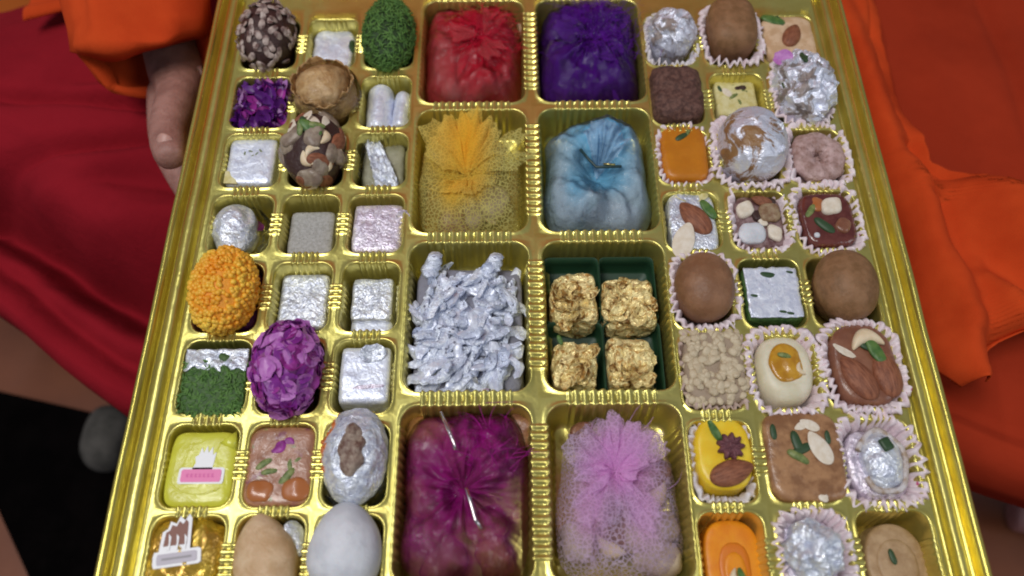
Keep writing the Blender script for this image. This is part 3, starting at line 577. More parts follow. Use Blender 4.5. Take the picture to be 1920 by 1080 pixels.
t, w_, d_, h = slab('F0', 'beige_sweet', 'beige square sweet topped with one whole almond, in the top right corner', 'sweet', 'sweet_body', beige, rough=.06, p=5)
piece(t, 'almond', AL, .15, .1, h + .03, -.45, (0, 0), 1.0); piece(t, 'pistachio', PI_[2], -.85, 1.5, h, 1.2, (0, 0), 1.29); piece(t, 'pistachio', PI_[1], -.45, 1.45, h, .4, (0, 0), 0.88)
t, w_, d_, h = T('D1', 'dark_brown_sweet', 'tall dark brown rough block with rounded corners, above the orange square sweet', 'sweet')
put('sweet_body', slab_mesh('sweet_body', w_, d_, h, dark_brown, n=26, rough=.16, fs=2.0, p=4.5, pz=4, crumple=.03), t)
t, w_, d_, h = slab('E1', 'pale_yellow_sweet', 'pale yellow square with dark chips and white flakes, behind the biggest silver and brown ball', 'sweet', 'sweet_body', cream_yel, rough=.05)
piece(t, 'dark_chip', chunk('dark_chip', date_core, (.36, .2, .1), 2), .35, .75, h, .1); piece(t, 'almond_slice', AS, -.6, .45, h, .6, s=.5); piece(t, 'pistachio', PI_[0], -.15, .1, h, 2.2, s=0.75); piece(t, 'pistachio', PI_[1], -1.0, .7, h, .3, s=0.54); piece(t, 'pistachio', PI_[0], .15, -.4, h, .3, s=0.54)
cup('F1c', 'pink pleated paper cup around the crumpled silver sweet at the right edge, second row', extra=-.1, amp=.14)
t, w_, d_, h = T('F1', 'silver_ball', 'tall crumpled silver sweet with a pink petal, at the right edge below the almond square', 'sweet', dz=.05)
faceted(ball(t, 'sweet_body', 'F1', torn_silver, lambda q: .36 * ridged(q, .8, 16) - .1 + .20 * ridged(q, 2.2, 2), 18))
piece(t, 'rose_petal', PETM[4], -.9, 1.3, 4.1, 1.2, (-.3, -.4), .9); piece(t, 'pistachio', PI_[1], -.15, 1.2, 4.35, .1, (-.4, 0), 1.4); piece(t, 'pistachio', PI_[1], -1.35, -.1, 3.6, .1, (0, -.6), 1.4)
cup('D2c', 'pale pleated paper cup holding the orange square sweet', paper, extra=-.15)
t, w_, d_, h = slab('D2', 'orange_sweet', 'dull orange square sweet with a green sliver near its top, below the dark brown block', 'sweet', 'sweet_body', orange_s, rough=.04, p=5)
piece(t, 'pistachio', PI_[1], -.1, 1.05, h, -1.0, s=0.88); piece(t, 'pistachio', PI_[0], .3, 1.35, h, -.6, s=0.75)
cup('E2c', 'wide pink pleated paper cup around the biggest silver and brown ball', extra=-.25, pl=34)
t, w_, d_, h = T('E2', 'silver_brown_ball', 'biggest round sweet, brown with torn silver leaf, in a wide pink cup', 'sweet', dz=.05)
ball(t, 'sweet_body', 'E2', M('torn_silver_on_brown', (.24, .12, .045), (.30, .16, .06), 1, rough=.42, leaf=((.80, .82, .92), .55, .43, .49), bump=[(2, .12), (7, .03)]), lambda q: .10 * ridged(q, 1.2, 6), 30)
for i, (a, r, s) in enumerate(((.6, 1.2, .6), (1.4, .9, .7), (-.2, 1.0, .6), (-1.0, 1.3, .6), (2.2, .6, .6))):
    o = put('silver_scrap', PETS[i % 2] if 'PETS' in globals() else mesh('silver_scrap', *petal_v(1.1, 1.2, .3, i), silver), t, (r * math.cos(a), r * math.sin(a), 4.75 - .25 * r * r), Euler((.1, .1, a * 2)), s); solid(o, .03)
cup('F2c', 'pink pleated paper cup under the ring-shaped pinkish swirl', extra=-.1)
t, w_, d_, h = T('F2', 'swirl_sweet', 'pinkish brown ring-shaped swirl with a dark hole, at the right edge', 'sweet', dz=.05)
V = []; F = []
for i in range(48):
    th = 2 * math.pi * i / 48
    for j in range(20):
        ph = 2 * math.pi * j / 20; R0 = .86; rr = .66 + .05 * math.cos(9 * th + 2 * ph)
        x, y, z = (R0 + rr * math.cos(ph)) * math.cos(th), (R0 * 1.1 + rr * math.cos(ph)) * math.sin(th), rr * .9 * math.sin(ph)
        k = 1 + .10 * nz((x, y, z), 1.6, 3); V.append((x * k, y * k, z * k)); F.append((i * 20 + j, (i + 1) % 48 * 20 + j, (i + 1) % 48 * 20 + (j + 1) % 20, i * 20 + (j + 1) % 20))
put('swirl_ring', mesh('swirl_ring', V, F, pinkish), t, (-.1, -.1, 2.3), s=(1.1, 1.15, 1)); put('sweet_base', slab_mesh('sweet_base', 2.6, 3.2, 2.1, pinkish, rough=.1, p=3), t)
t, w_, d_, h = slab('D3', 'silver_sweet', 'silver-leafed square topped with a whole almond, a white almond slice and a green pistachio', 'sweet', 'sweet_body', silver, rough=.10, p=6)
piece(t, 'almond', AL, .1, .2, h + .04, .62, (0, 0), 1.22); piece(t, 'almond_slice', AS, -.72, -1.35, h + .15, -.35, (.1, 0), 1.25); piece(t, 'pistachio', PI_[2], .95, .75, h + .05, .5, (0, 0), 1.16)
solid(put('yellow_edge', mesh('yellow_edge', *petal_v(2.0, .9, .2, 3), cream_yel), t, (.1, 1.35, h - .1), Euler((-.25, 0, 0))), .05)
cup('E3c', 'pink pleated paper cup holding the mixed nut pieces', extra=-.1)
t, w_, d_, h = T('E3', 'nut_mix_sweet', 'sweet topped with white chunks and brown nuts, next left of the dark maroon jelly', 'sweet') if 'E3' in IT else (thing('nut_mix_sweet', 'sweet topped with white chunks and brown nuts, next left of the dark maroon jelly', 'sweet', (13.29, 1.5, FLOOR + .05)), 2.8, 3.7, 2.5)
put('sweet_base', slab_mesh('sweet_base', 2.9, 3.7, 2.25, M('plum_base', (.12, .05, .05), (.30, .20, .20), 2, rough=.5, bump=[(3, .08)]), rough=.1, p=4), t)
WH = chunk('white_chunk', almond_w, (.62, .5, .28), 3, 8, .14); WH2 = chunk('white_chunk', white_s, (.8, .62, .25), 8, 8, .14)
for x, y, s, me, r in ((-.75, .75, .95, WH, .6), (-.55, -.85, 1.05, WH2, 0), (.75, -.85, .85, WH, 1.5), (.15, -.1, .5, WH, 2)): piece(t, 'white_chunk', me, x, y, 2.35, r, (.1, .1), s)
BR = chunk('brown_chunk', M('walnut_brown', (.22, .12, .06), (.34, .24, .14), 3, rough=.5, bump=[(4, .06)]), (.62, .55, .3), 6, 9, .2)
piece(t, 'brown_chunk', BR, .65, .45, 2.35, .4, (.1, 0), 1.1); piece(t, 'date_bit', chunk('date_bit', date_core, (.28, .36, .16), 4), -.1, .35, 2.35, .2); piece(t, 'almond', AL, .3, 1.3, 2.4, 1.2, s=.6); piece(t, 'date_bit', bpy.data.meshes['date_bit'], .9, 1.4, 2.3, 1, s=.7)
cup('F3c', 'pink pleated paper cup around the dark maroon jelly sweet', extra=-.1)
t, w_, d_, h = slab('F3', 'maroon_sweet', 'dark maroon jelly square with a white chunk and green bits, in a pink cup', 'sweet', 'sweet_body', maroon, rough=.06, p=3.6)
piece(t, 'white_chunk', WH, .3, .75, h + .02, .3, (.1, .1), 1.05); piece(t, 'pistachio', PI_[1], -.35, -.55, h, .8, (0, 0), 1.36); piece(t, 'pistachio', PI_[0], -1.0, .45, h, -.6, (0, 0), 1.22)
piece(t, 'jelly_piece', chunk('jelly_piece', choc, (.5, .42, .2), 8), .7, -.55, h, 1); piece(t, 'jelly_piece', bpy.data.meshes['jelly_piece'], -.5, .9, h - .05, 1.6, s=.8); piece(t, 'sugar_bead', chunk('sugar_bead', white_s, (.16, .16, .12), 1, 5, .02), -.9, -1.2, h)
cup('D4c', 'pinkish pleated paper cup under the left of the two plain brown balls', extra=0)
t, w_, d_, h = T('D4', 'brown_ball', 'plain glossy brown ball in a paper cup, left of the silver square with green sides', 'sweet', dz=.05); ball(t, 'sweet_body', 'D4', brown_deep, lambda q: .02 * nz(q, 1), 22)
t, w_, d_, h = slab('E4', 'silver_green_sweet', 'silver-leafed square with dark green sides, between the two plain brown balls', 'sweet', 'sweet_body', green_slab, rough=.05)
V, F = [], []
for i in range(24):
    for j in range(24):
        u, v = j / 23 - .5, i / 23 - .5; e = .93 + .05 * nz((u * 9, v * 9, 0), 1, 4); V.append((u * w_ * e, v * d_ * e, .03 + .05 * nz((u * 8, v * 8, 0), 1.2, 4) + .04))
        if i < 23 and j < 23: a = i * 24 + j; F.append((a, a + 1, a + 25, a + 24))
solid(put('silver_leaf', mesh('silver_leaf', V, F, silver_flat), t, (0, 0, h)), .03)
for x, y, s in ((-.15, 1.1, .85), (1.1, 1.25, .4), (.35, -1.2, .4), (.75, -1.3, .4), (-1.1, -.2, .4)): piece(t, 'pistachio', PI_[1], x, y, h + .08, 1.4, s=(s, s, .4))
t, w_, d_, h = T('F4', 'brown_ball', 'plain brown ball directly in its gold pocket at the right edge, without a paper cup', 'sweet'); ball(t, 'sweet_body', 'F4', brown, lambda q: .02 * nz(q, 1), 22)
cup('D5', 'beige pleated paper cup filled with pale seeds', M('beige_paper', (.56, .42, .36), (.46, .34, .28), 2, rough=.8, bump=[(5, .02)]), extra=-.45)
t, w_, d_, h = T('D5', 'seed_coated_sweet', 'rectangular sweet coated all over in pale seeds, below the left brown ball', 'sweet', dz=.05)
put('sweet_base', slab_mesh('sweet_base', w_ * .9, d_ * .93, h - .15, M('seed_base', (.36, .27, .19), rough=.7, bump=[(4, .08)]), rough=.1, p=4), t)
for i in range(150):
    x, y = rnd(-.46, .46) * w_, rnd(-.47, .47) * d_; e = max(abs(x) / w_, abs(y) / d_) * 2
    piece(t, 'seed', SEED[i % 4], x * .95, y * .97, h - .12 - (.45 * max(0, e - .7) / .3) + rnd(-.03, .08), rnd(0, 6.3), (rnd(-.5, .5), rnd(-.5, .5)), rnd(.8, 1.15))
cup('E5c', 'pale pink pleated paper cup around the cream ring with a golden centre', extra=-.15, pl=32)
t, w_, d_, h = T('E5', 'cream_ring_sweet', 'oval cream-coloured sweet with a shiny golden filled centre', 'sweet', dz=.05)
V, F = blob_vf((w_ / 2 - .1, d_ / 2 - .1, h / 2), 2.3, 26, lambda q: .03 * nz(q, 1.2), 4)
for v in V:
    q = (v[0] / .85) ** 2 + ((v[1] - .1) / 1.05) ** 2
    if v[2] > 0 and q < 1.5: v[2] -= .22 * max(0, 1 - q / 1.5)
put('cream_body', mesh('cream_body', V, F, cream), t, (0, 0, h / 2))
put('golden_centre', mesh('golden_centre', *blob_vf((.86, 1.08, .22), 2, 14, lambda q: .12 * nz(q, 1.6, 5)), yolk), t, (-.05, .15, h - .10)); piece(t, 'pistachio', PI_[0], -.1, .5, h + .1, 1.3, s=0.95); piece(t, 'cashew', CA, .5, -.25, h + .02, .3, s=.45)
cup('F5c', 'largest pink pleated paper cup, with the nut-topped brown sweet at the right edge', extra=-.1, pl=36)
t, w_, d_, h = slab('F5', 'nut_topped_sweet', 'oval brown sweet topped with two almonds, a cashew and a green pistachio', 'sweet', 'sweet_body', choc, rough=.08, p=2.7, n=18, bulge=.1)
piece(t, 'almond', AL, -.55, -.85, h + .04, .5, (0, 0), 1.3); piece(t, 'almond', AL, .95, -.6, h + .04, .12, (0, 0), 1.3); piece(t, 'cashew', CA, .15, 1.45, h + .2, -1.4, (0, 0), 1.1); piece(t, 'pistachio', PI_[2], .55, .5, h + .3, .4, (0, 0), 1.29); piece(t, 'pistachio', PI_[1], .2, .8, h + .22, 1.2, s=0.88); piece(t, 'almond_slice', AS, -1.0, .7, h + .05, 1.0, (0, .3), .7)
IT['D6c'] = (9.39, -12.65, 3.15, 4.25, -.35); cup('D6c', 'silvery white pleated cup under the yellow sweet with a dark flower', paper_w, extra=.1, amp=.12)
t, w_, d_, h = T('D6', 'yellow_sweet', 'bright yellow sweet with a green leaf, a dark flower and an almond', 'sweet', dz=.05)
put('sweet_body', slab_mesh('sweet_body', w_ * .95, d_ * .9, h, yellow_s, rough=.05, p=2.8, n=18), t, (0, .2, 0))
fl_ = put('dark_flower', mesh('dark_flower', *blob_vf((.62, .62, .3), 2, 12, lambda q: .12 * math.cos(9 * math.atan2(q[1], q[0])) + .06 * nz(q, 3), 3), M('dark_flower', (.11, .03, .04), (.20, .07, .08), 4, rough=.6, bump=[(5, .1)])), t, (.3, .45, h + .2))
piece(t, 'almond', AL, .2, -.85, h + .15, -1.25, (0, 0), 1.12); solid(put('leaf', mesh('leaf', *petal_v(.42, 1.15, .1, 2), leafg), t, (-.15, .75, h + .15), Euler((.1, 0, .55))), .03)
t, w_, d_, h = slab('E6', 'toffee_sweet', 'toffee-brown square with an almond slice and green bits, beside the bright yellow sweet', 'sweet', 'sweet_body', toffee, rough=.07, p=5, n=22, bulge=.05)
piece(t, 'almond_slice', AS, .75, .35, h + .1, .45, (0, 0), .98); piece(t, 'almond_slice', AS, .45, 1.55, h + .06, 1.1, (0, 0), .55); piece(t, 'almond_slice', AS, 0, 1.5, h + .06, 2, (0, 0), .4)
for x, y, s, r in ((-.35, .65, 1.2, .2), (-.4, -.1, 1.4, 1.0), (-.15, .3, 1.1, 2), (-1.45, 1.2, .8, 0), (1.25, .9, .7, 0)): piece(t, 'pistachio', PI_[1 if abs(x) > 1 else int(x * 10) % 2], x, y, h + .04, r, s=s)
for x, y, s in ((-.9, .4, .5), (.15, -.6, .45), (.5, -1.95, .6)): piece(t, 'white_chunk', WH, x, y, h - .05, rnd(0, 6), s=(s, s * .8, s * .5))
cup('F6c', 'square pink pleated paper cup with magenta specks around the silver dome', extra=-.1, pl=32, amp=.2)
t, w_, d_, h = T('F6', 'silver_dome', 'small silver-leafed dome with a green square on top, set in a pink cup', 'sweet', dz=.05)
put('sweet_base', slab_mesh('sweet_base', 3.0, 3.6, 2.2, silver_pink, rough=.15, p=3), t, (-.15, 0, 0))
put('sweet_body', mesh('sweet_body', *blob_vf((1.05, 1.5, .8), 2, 20, lambda q: .08 * nz(q, 1.5)), silver), t, (0, .1, 2.35))
V = []; F = []
for i in range(56):
    a = -2.6 + 5.4 * i / 55; R0 = 1.15 + .05 * math.sin(5 * a)
    for j in range(8): ph = 2 * math.pi * j / 8; V.append(((R0 + .16 * math.cos(ph)) * math.cos(a), (R0 * 1.35 + .16 * math.cos(ph)) * math.sin(a), .14 * math.sin(ph)))
    if i < 55: F += [(i * 8 + j, (i + 1) * 8 + j, (i + 1) * 8 + (j + 1) % 8, i * 8 + (j + 1) % 8) for j in range(8)]
put('rolled_edge', mesh('rolled_edge', V, F, M('tan_roll', (.36, .26, .18), (.62, .58, .58), 2, rough=.4, bump=[(4, .05)])), t, (0, .05, 2.5))
put('pistachio', slab_mesh('pistachio', .55, .65, .2, pista_dark, n=4, rough=.03), t, (.05, .75, 3.05), Euler((.0, .1, .4)))
t, w_, d_, h = T('D7', 'orange_sweet', 'bright orange layered roll with an arch of darker orange inside, in the bottom row', 'sweet')
put('outer_layer', slab_mesh('outer_layer', w_, d_ + .3, h, orange_d, rough=.04, p=2.6, n=20), t, (0, 0, 0))
put('inner_layer', slab_mesh('inner_layer', w_ * .56, d_ * .70, h, orange_e, rough=.04, p=2.4, n=16), t, (.02, -.35, .06)); put('core_layer', slab_mesh('core_layer', w_ * .40, d_ * .52, h, orange_d, rough=.04, p=2.2, n=14), t, (.02, -.5, .10))
piece(t, 'cashew', CA, -.15, -.9, h + .14, .4, s=.6); solid(put('leaf', mesh('leaf', *petal_v(.35, .8, .1, 2), leafg), t, (.35, -1.1, h + .18), Euler((.1, 0, .4))), .03)
cup('E7c', 'pink pleated paper cup with red specks around the silver sweet in the bottom row', extra=-.1, amp=.16)
t, w_, d_, h = T('E7', 'silver_ball', 'crumpled silver sweet in a pink cup, left of the light brown disc', 'sweet', dz=.05)
faceted(ball(t, 'sweet_body', 'E7', silver, lambda q: .28 * ridged(q, 1.0, 26) - .05 + .14 * ridged(q, 2.6, 3), 15)); piece(t, 'date_bit', bpy.data.meshes['date_bit'], -.25, .95, 3.2, .2, s=.45); put('sweet_base', slab_mesh('sweet_base', 2.9, 3.6, 1.9, silver_pink, rough=.2, p=3), t)
t, w_, d_, h = T('F7', 'light_brown_sweet', 'light brown round disc with a raised ring and one pistachio, in the bottom right corner', 'sweet')
put('disc_body', slab_mesh('disc_body', w_, d_ + .2, h, tan_disc, rough=.03, p=2.1, n=20), t); put('raised_centre', slab_mesh('raised_centre', w_ * .68, d_ * .70, h, tan_disc, rough=.03, p=2, n=16), t, (0, -.1, .09)); piece(t, 'pistachio', PI_[1], -.25, .25, h + .16, .2, s=0.75)
# ================================================================ four gold-leaf blocks in green paper liners, pile of silver shreds
for key, lab in (('P1', 'upper left'), ('P2', 'upper right'), ('P3', 'lower left'), ('P4', 'lower right')):
    x, y, w_, d_, z = IT[key]
    g = thing('green_liner', 'dark green paper liner under the %s gold-leaf block' % lab, 'paper liner', ((2.15 if key in ('P1', 'P3') else 5.35), (-2.6 if key in ('P1', 'P2') else -6.75), FLOOR + .01), 0, 'green liners of the gold-leaf blocks')
    rings = []
    for hz, f in ((0, .2), (0, .93), (.1, 1), (1.0, 1.02), (1.75, 1.04)):
        rings.append([(px * f, py * f, hz) for px, py, *_ in outline(3.02, 3.95, .3, 12, 14, 4)])
    solid(put('liner_wall', loft('liner_wall', rings, paper_g), g), .03)
    t = thing('gold_leaf_sweet', {'P1': 'squarish gold-leafed block, upper left of the four in the dark green liners', 'P2': 'widest crumpled gold-leafed block, upper right of the four', 'P3': 'darkest gold-leafed block with a green bit on its corner, lower left of the four', 'P4': 'palest gold-leafed block, lower right of the four'}[key], 'sweet', (x, y, FLOOR + .05), 0, 'gold-leaf blocks')
    sd = {'P1': 1, 'P2': 5, 'P3': 9, 'P4': 14}[key]
    faceted(put('sweet_body', slab_mesh('sweet_body', w_ * .86, d_ * .80, z - FLOOR, gold_leaf, n=20, rough=.22, fs=.9, p=6, seed=sd, crumple=.20, pz=7), t))
    for i in range(15):
        o = put('loose_leaf', mesh('loose_leaf', *petal_v(rnd(.5, 1.1), rnd(.5, 1.1), rnd(.1, .5), i + sd, 5), gold_leaf, False), t, (rnd(-.32, .32) * w_, rnd(-.38, .14) * d_, z - FLOOR + rnd(-.1, .1)), Euler((rnd(-.3, .3), rnd(-.3, .3), rnd(0, 6)))); solid(o, .025)
    if key == 'P3': piece(t, 'pistachio', PI_[2], -.75, 1.4, z - FLOOR - .02, .3, s=.5)
t, w_, d_, h = T('N2', 'silver_shred_pile', 'pile of crumpled silver-coated shreds filling a whole large compartment', 'sweet')
put('pile_core', slab_mesh('pile_core', 6.1, 7.7, 1.7, M('pile_core', (.24, .24, .30), rough=.6, bump=[(2, .1)]), rough=.2), t)
def shred_v(L, r, seed):
    V = []; F = []; n = 9; m = 7
    for i in range(n + 1):
        u = i / n - .5; q = r * (1 - (2 * u) ** 4 * .5)
        c = (u * L, .22 * L * nz((u * 2, 0, 0), 1.2, seed), .14 * L * nz((u * 2, 5, 0), 1.2, seed))
        for j in range(m):
            a = 2 * math.pi * j / m; k = 1 + .5 * nz((u * 7, math.cos(a), math.sin(a)), 1.8, seed); V.append((c[0], c[1] + q * 1.3 * k * math.cos(a), c[2] + q * .6 * k * math.sin(a)))
    for i in range(n):
        for j in range(m): F.append((i * m + j, i * m + (j + 1) % m, (i + 1) * m + (j + 1) % m, (i + 1) * m + j))
    F += [tuple(range(m))[::-1], tuple(range(n * m, n * m + m))]; return V, F
SH = [mesh('silver_shred', *shred_v(rnd(2.0, 3.8), rnd(.22, .40), i * 3.1), [silver_foil, silver_foil, silver_flat, silver_foil][i % 4], i % 3 == 0) for i in range(12)]
for i in range(135):
    x, y = rnd(-2.4, 2.4), rnd(-3.3, 2.9); lay = i / 135
    put('silver_shred', SH[i % 12], t, (x, y, 1.5 + .95 * lay + .25 * nz((x, y, 0), .6)), Euler((rnd(-.6, .6), rnd(-.3, .3), random.gauss(1.1, .8))), rnd(.7, 1.0))
FLM = [mesh('leaf_flake', *petal_v(rnd(.5, .9), rnd(.5, .9), rnd(.1, .5), i * 2.2, 6), silver_foil) for i in range(5)]
for i in range(20): put('leaf_flake', FLM[i % 5], t, (rnd(-2.8, 2.8), rnd(-3.7, 3.3), rnd(2.25, 2.65)), Euler((rnd(-.7, .7), rnd(-.7, .7), rnd(0, 6.3))))
for x, y, a in ((-1.9, 3.5, 1.5), (1.5, 3.4, 1.35)): put('silver_shred', SH[3], t, (x, y, 2.6), Euler((.1, -.35, a)), (.7, 1.25, 1.25))
# ================================================================ net bags
def interp(tab, x):
    if x <= tab[0][0]: return tab[0][1]
    for (a, b), (c, d) in zip(tab, tab[1:]):
        if x <= c: return b + (d - b) * (x - a) / (c - a)
    return tab[-1][1]
def net_bag(key, label, net_m, h, tie, sheets, fruit, seed, dense, folds=11, film_on=None, lumps=(), twist=None, dip=.5, strands=0, strand_m=None, mound=None, shape=None, fr=.9, SL=3.0, saz=(0, 360)):
    cell = {'N': -3.72, 'M': 3.92}[key[0]]; cy, cd_ = BY[int(key[1])]
    t = thing('net_bag', label, 'net bag', (cell, cy, FLOOR + .02), 0, 'net bags of dried fruit'); W, D = 6.6, 8.65
    for i, (fx, fy, me, s, nm) in enumerate(fruit):
        if math.hypot(fx - tie[0], fy - tie[1]) < 1.3: fy += 2.0
        put(nm, me, t, (fx, fy, h * .34), Euler((rnd(-.4, .4), rnd(-.4, .4), rnd(0, 6))), s)
    def layers(px, py):
        k = 1.0
        for x, y, rx, ry, am in dense: k *= 1 - am * math.exp(-(((px - x) / rx) ** 2 + ((py - y) / ry) ** 2) ** 1.3)
        return 1 - k
    def top(px, py, off=0):
        u, v = px / (W / 2), py / (D / 2); e = (abs(u) ** 5 + abs(v) ** 5) ** .2 / outl(math.atan2(v, u))
        zz = h * (1 - .70 * max(0, (e - .5) / .5) ** 3.5)
        dx, dy = px - tie[0], py - tie[1]; r = math.hypot(dx, dy); a = math.atan2(dy, dx)
        ca, sa_ = math.cos(a), math.sin(a); zz += min(1, r / 1.2) * math.exp(-r / 5) * (.42 * ridged((ca * folds * .28, sa_ * folds * .28, r * .25), 1.0, seed) + .16 * ridged((ca * folds * .8, sa_ * folds * .8, r * .4), 1.0, seed + 3) - .2)
        zz -= dip * math.exp(-(r / 1.1) ** 2)
        if mound: mr = math.hypot((px - mound[0]) / mound[2], (py - mound[1]) / mound[3]); zz += mound[4] * math.exp(-mr ** 2.4) + .30 * math.exp(-(mr / 1.3) ** 2) * min(1, r) * ridged((ca * 5, sa_ * 5, r * .5), 1.0, seed + 7)
        for lx, ly, lr, lh in lumps: zz += lh * math.exp(-(((px - lx) / lr) ** 2 + ((py - ly) / lr) ** 2) ** 1.6)
        zz += .40 * nz((px, py, off), .6, seed) + .16 * nz((px, py, off), 1.7, seed) + (.16 * ridged((px, py, 0), .8, seed + 4) if off else 0); return max(.1, zz + off)
    def outl(a):
        d = math.degrees(a) % 360
        return interp(shape + [(360, shape[0][1])], d) if shape else 1.0
    def attr(me, vals):
        at = me.attributes.new('layers', 'FLOAT', 'POINT'); at.data.foreach_set('value', vals)
    def skin_mesh(nm, mat, off, grow):
        V = []; F = []; nr, na = 56, 170
        for i in range(nr + 1):
            f = i / nr
            for j in range(na):
                a = 2 * math.pi * j / na; c, s = math.cos(a), math.sin(a); k = (abs(c) ** 4.5 + abs(s) ** 4.5) ** (-1 / 4.5)
                o_ = outl(a); px, py = f * k * c * W / 2 * grow * o_, f * k * s * D / 2 * grow * o_; q = 1 + .05 * f * nz((c, s, 0), 2.5, seed); V.append((px * q, py * q, top(px * .99, py * .99, off)))
                if i < nr: b = (j + 1) % na; F.append((i * na + j, (i + 1) * na + j, (i + 1) * na + b, i * na + b))
        me = mesh(nm, V, F, mat); attr(me, [layers(v[0], v[1]) for v in V]); return me
    put('net_body', skin_mesh('net_body', net_m, 0, 1.0), t)
    zt = top(*tie) + .15
    for i, (az, el, L, spread) in enumerate(sheets):
        V = []; F = []; nl, na = 20, 30; az = math.radians(az); el = math.radians(el)
        for p in range(nl + 1):
            r = p / nl
            for q in range(na + 1):
                b = (q / na - .5) * math.radians(spread) * (.5 + .5 * r); rr = L * r * (1 - .25 * abs(nz((q * .12, i, 0), 1, seed)) * 2) * (1 - .35 * abs(2 * q / na - 1) ** 3)
                d = Vector((math.cos(az + b) * math.cos(el * (1 - .45 * r)), math.sin(az + b) * math.cos(el * (1 - .45 * r)), math.sin(el * (1 - .45 * r))))
                pp = Vector((tie[0], tie[1], zt)) + d * rr
                pp.z += .10 * r * math.sin(b * 9 + i * 1.7) + .45 * r * nz((b * 2.2, r * 1.5, i * 3.1), 1.3, seed)
                pp.x += .35 * r * nz((b * 3, r * 2, i + 9), 1.2, seed); pp.y += .35 * r * nz((b * 3, r * 2, i + 19), 1.2, seed)
                pp.z = max(pp.z, top(pp.x, pp.y) + .04 + .02 * i if abs(pp.x) < 3.1 and abs(pp.y) < 4 else 2.75); V.append(tuple(pp))
                if p < nl and q < na: a = p * (na + 1) + q; F.append((a, a + 1, a + na + 2, a + na + 1))
        me = mesh('net_frill', V, F, net_m); attr(me, [fr * layers(v[0], v[1]) for v in V]); put('net_frill', me, t)
    if strands:
        V = []; F = []; r_ = random.Random(seed * 7)
        for i in range(strands):
            az = math.radians(r_.uniform(*saz)); el = math.radians(r_.uniform(0, 55)); L = SL * r_.uniform(.15, .55); g_ = mound or (tie[0], tie[1] + .8, 1.6, 1.6, 0); P0 = Vector((g_[0] + r_.gauss(0, g_[2] * .5), g_[1] + r_.gauss(0, g_[3] * .5), 0)); P0.z = top(P0.x, P0.y) + .05; az += r_.gauss(0, .5)
            side = Vector((-math.sin(az), math.cos(az), 0)); o = len(V); cv = r_.uniform(-1.3, 1.3)
            for k in range(8):
                r = k / 7; a2 = az + cv * r; e2 = el * (1 - .6 * r); pp = P0 + Vector((math.cos(a2) * math.cos(e2), math.sin(a2) * math.cos(e2), math.sin(e2))) * L * r
                pp.z = max(pp.z, top(pp.x, pp.y) + .06 if abs(pp.x) < 3.1 and abs(pp.y) < 4 else 2.8)
                w2 = .013 * (1 - .5 * r); V += [tuple(pp - side * w2), tuple(pp + side * w2)]
                if k < 7: F.append((o + 2 * k, o + 2 * k + 1, o + 2 * k + 3, o + 2 * k + 2))
        put('net_strands', mesh('net_strands', V, F, strand_m), t, kind='stuff')
    if twist:
        for pts, m_, r_ in twist:
            rings = []
            for i in range(len(pts)):
                a = Vector(pts[max(0, i - 1)]); b = Vector(pts[min(len(pts) - 1, i + 1)]); q = (b - a).to_track_quat('Z', 'Y')
                rings.append([tuple(Vector(pts[i]) + q @ Vector((r_ * math.cos(u), r_ * math.sin(u), 0))) for u in [k * math.pi / 4 for k in range(8)]])
            put('twist_tie', loft('twist_tie', rings, m_, caps=True), t)
    if film_on: put('cellophane', skin_mesh('cellophane', film_on, .14, 1.02), t)
    return t
def fruits(n, meshes, names, seed, lo=(-2.1, -3.1), hi=(2.1, 3.1), s=(1, 1.35)):
    r = random.Random(seed); return [(r.uniform(lo[0], hi[0]), r.uniform(lo[1], hi[1]), meshes[i % len(meshes)], r.uniform(*s), names[i % len(names)]) for i in range(n)]
LUMP = chunk('dried_fruit', M('pale_dried_fruit', (.50, .40, .30), (.40, .30, .22), 1, rough=.5, bump=[(3, .05)]), (.95, .75, .6), 3, 12, .12)
LUMP2 = chunk('dried_fruit', M('brown_dried_fruit', (.28, .13, .07), (.20, .08, .05), 1.2, rough=.35, bump=[(2, .1)]), (.95, .8, .6), 7, 12, .2)
LUMP3 = chunk('dried_fruit', M('pinkish_dried_fruit', (.55, .38, .32), (.48, .30, .26), 1, rough=.5, bump=[(3, .05)]), (1.2, .95, .7), 5, 12, .1)
def fan(az0, az1, n, els, L, sp, seed=1):
    r = random.Random(seed); return [(az0 + (az1 - az0) * i / max(1, n - 1) + r.uniform(-8, 8), els[i % len(els)], L * r.uniform(.8, 1.12), sp * r.uniform(.8, 1.2)) for i in range(n)]
def strand(name, c): return M(name, c, tuple(x * .75 for x in c), 1, rough=.8, spec=.1)
net_bag('N0', 'red net bag in cellophane with a crimson tuft, beside the green shredded ball', tulle('red_net', (.70, .12, .13), (.62, .002, .03), .35, .55, 9), 2.7, (.6, .5),
        fan(60, 300, 3, (24, 34), 2.6, 70, 3), fruits(12, [LUMP3], ['dried_fruit'], 2), 3.0, [(.8, .8, 2.4, 3.2, .97), (-.6, 2.4, 1.8, 1.5, .75), (.2, -1.8, 1.5, 1.6, .7), (0, 0, 9, 9, .45)], folds=6,
        film_on=clear, strands=500, strand_m=strand('crimson_strand', (.62, .01, .04)), fr=.25, mound=(.8, .8, 1.9, 2.4, .8), SL=3.4, lumps=((-2.3, .2, 1.3, .45), (-1.9, -2.9, 1.1, .35), (.9, -3.1, 1.0, .35)))
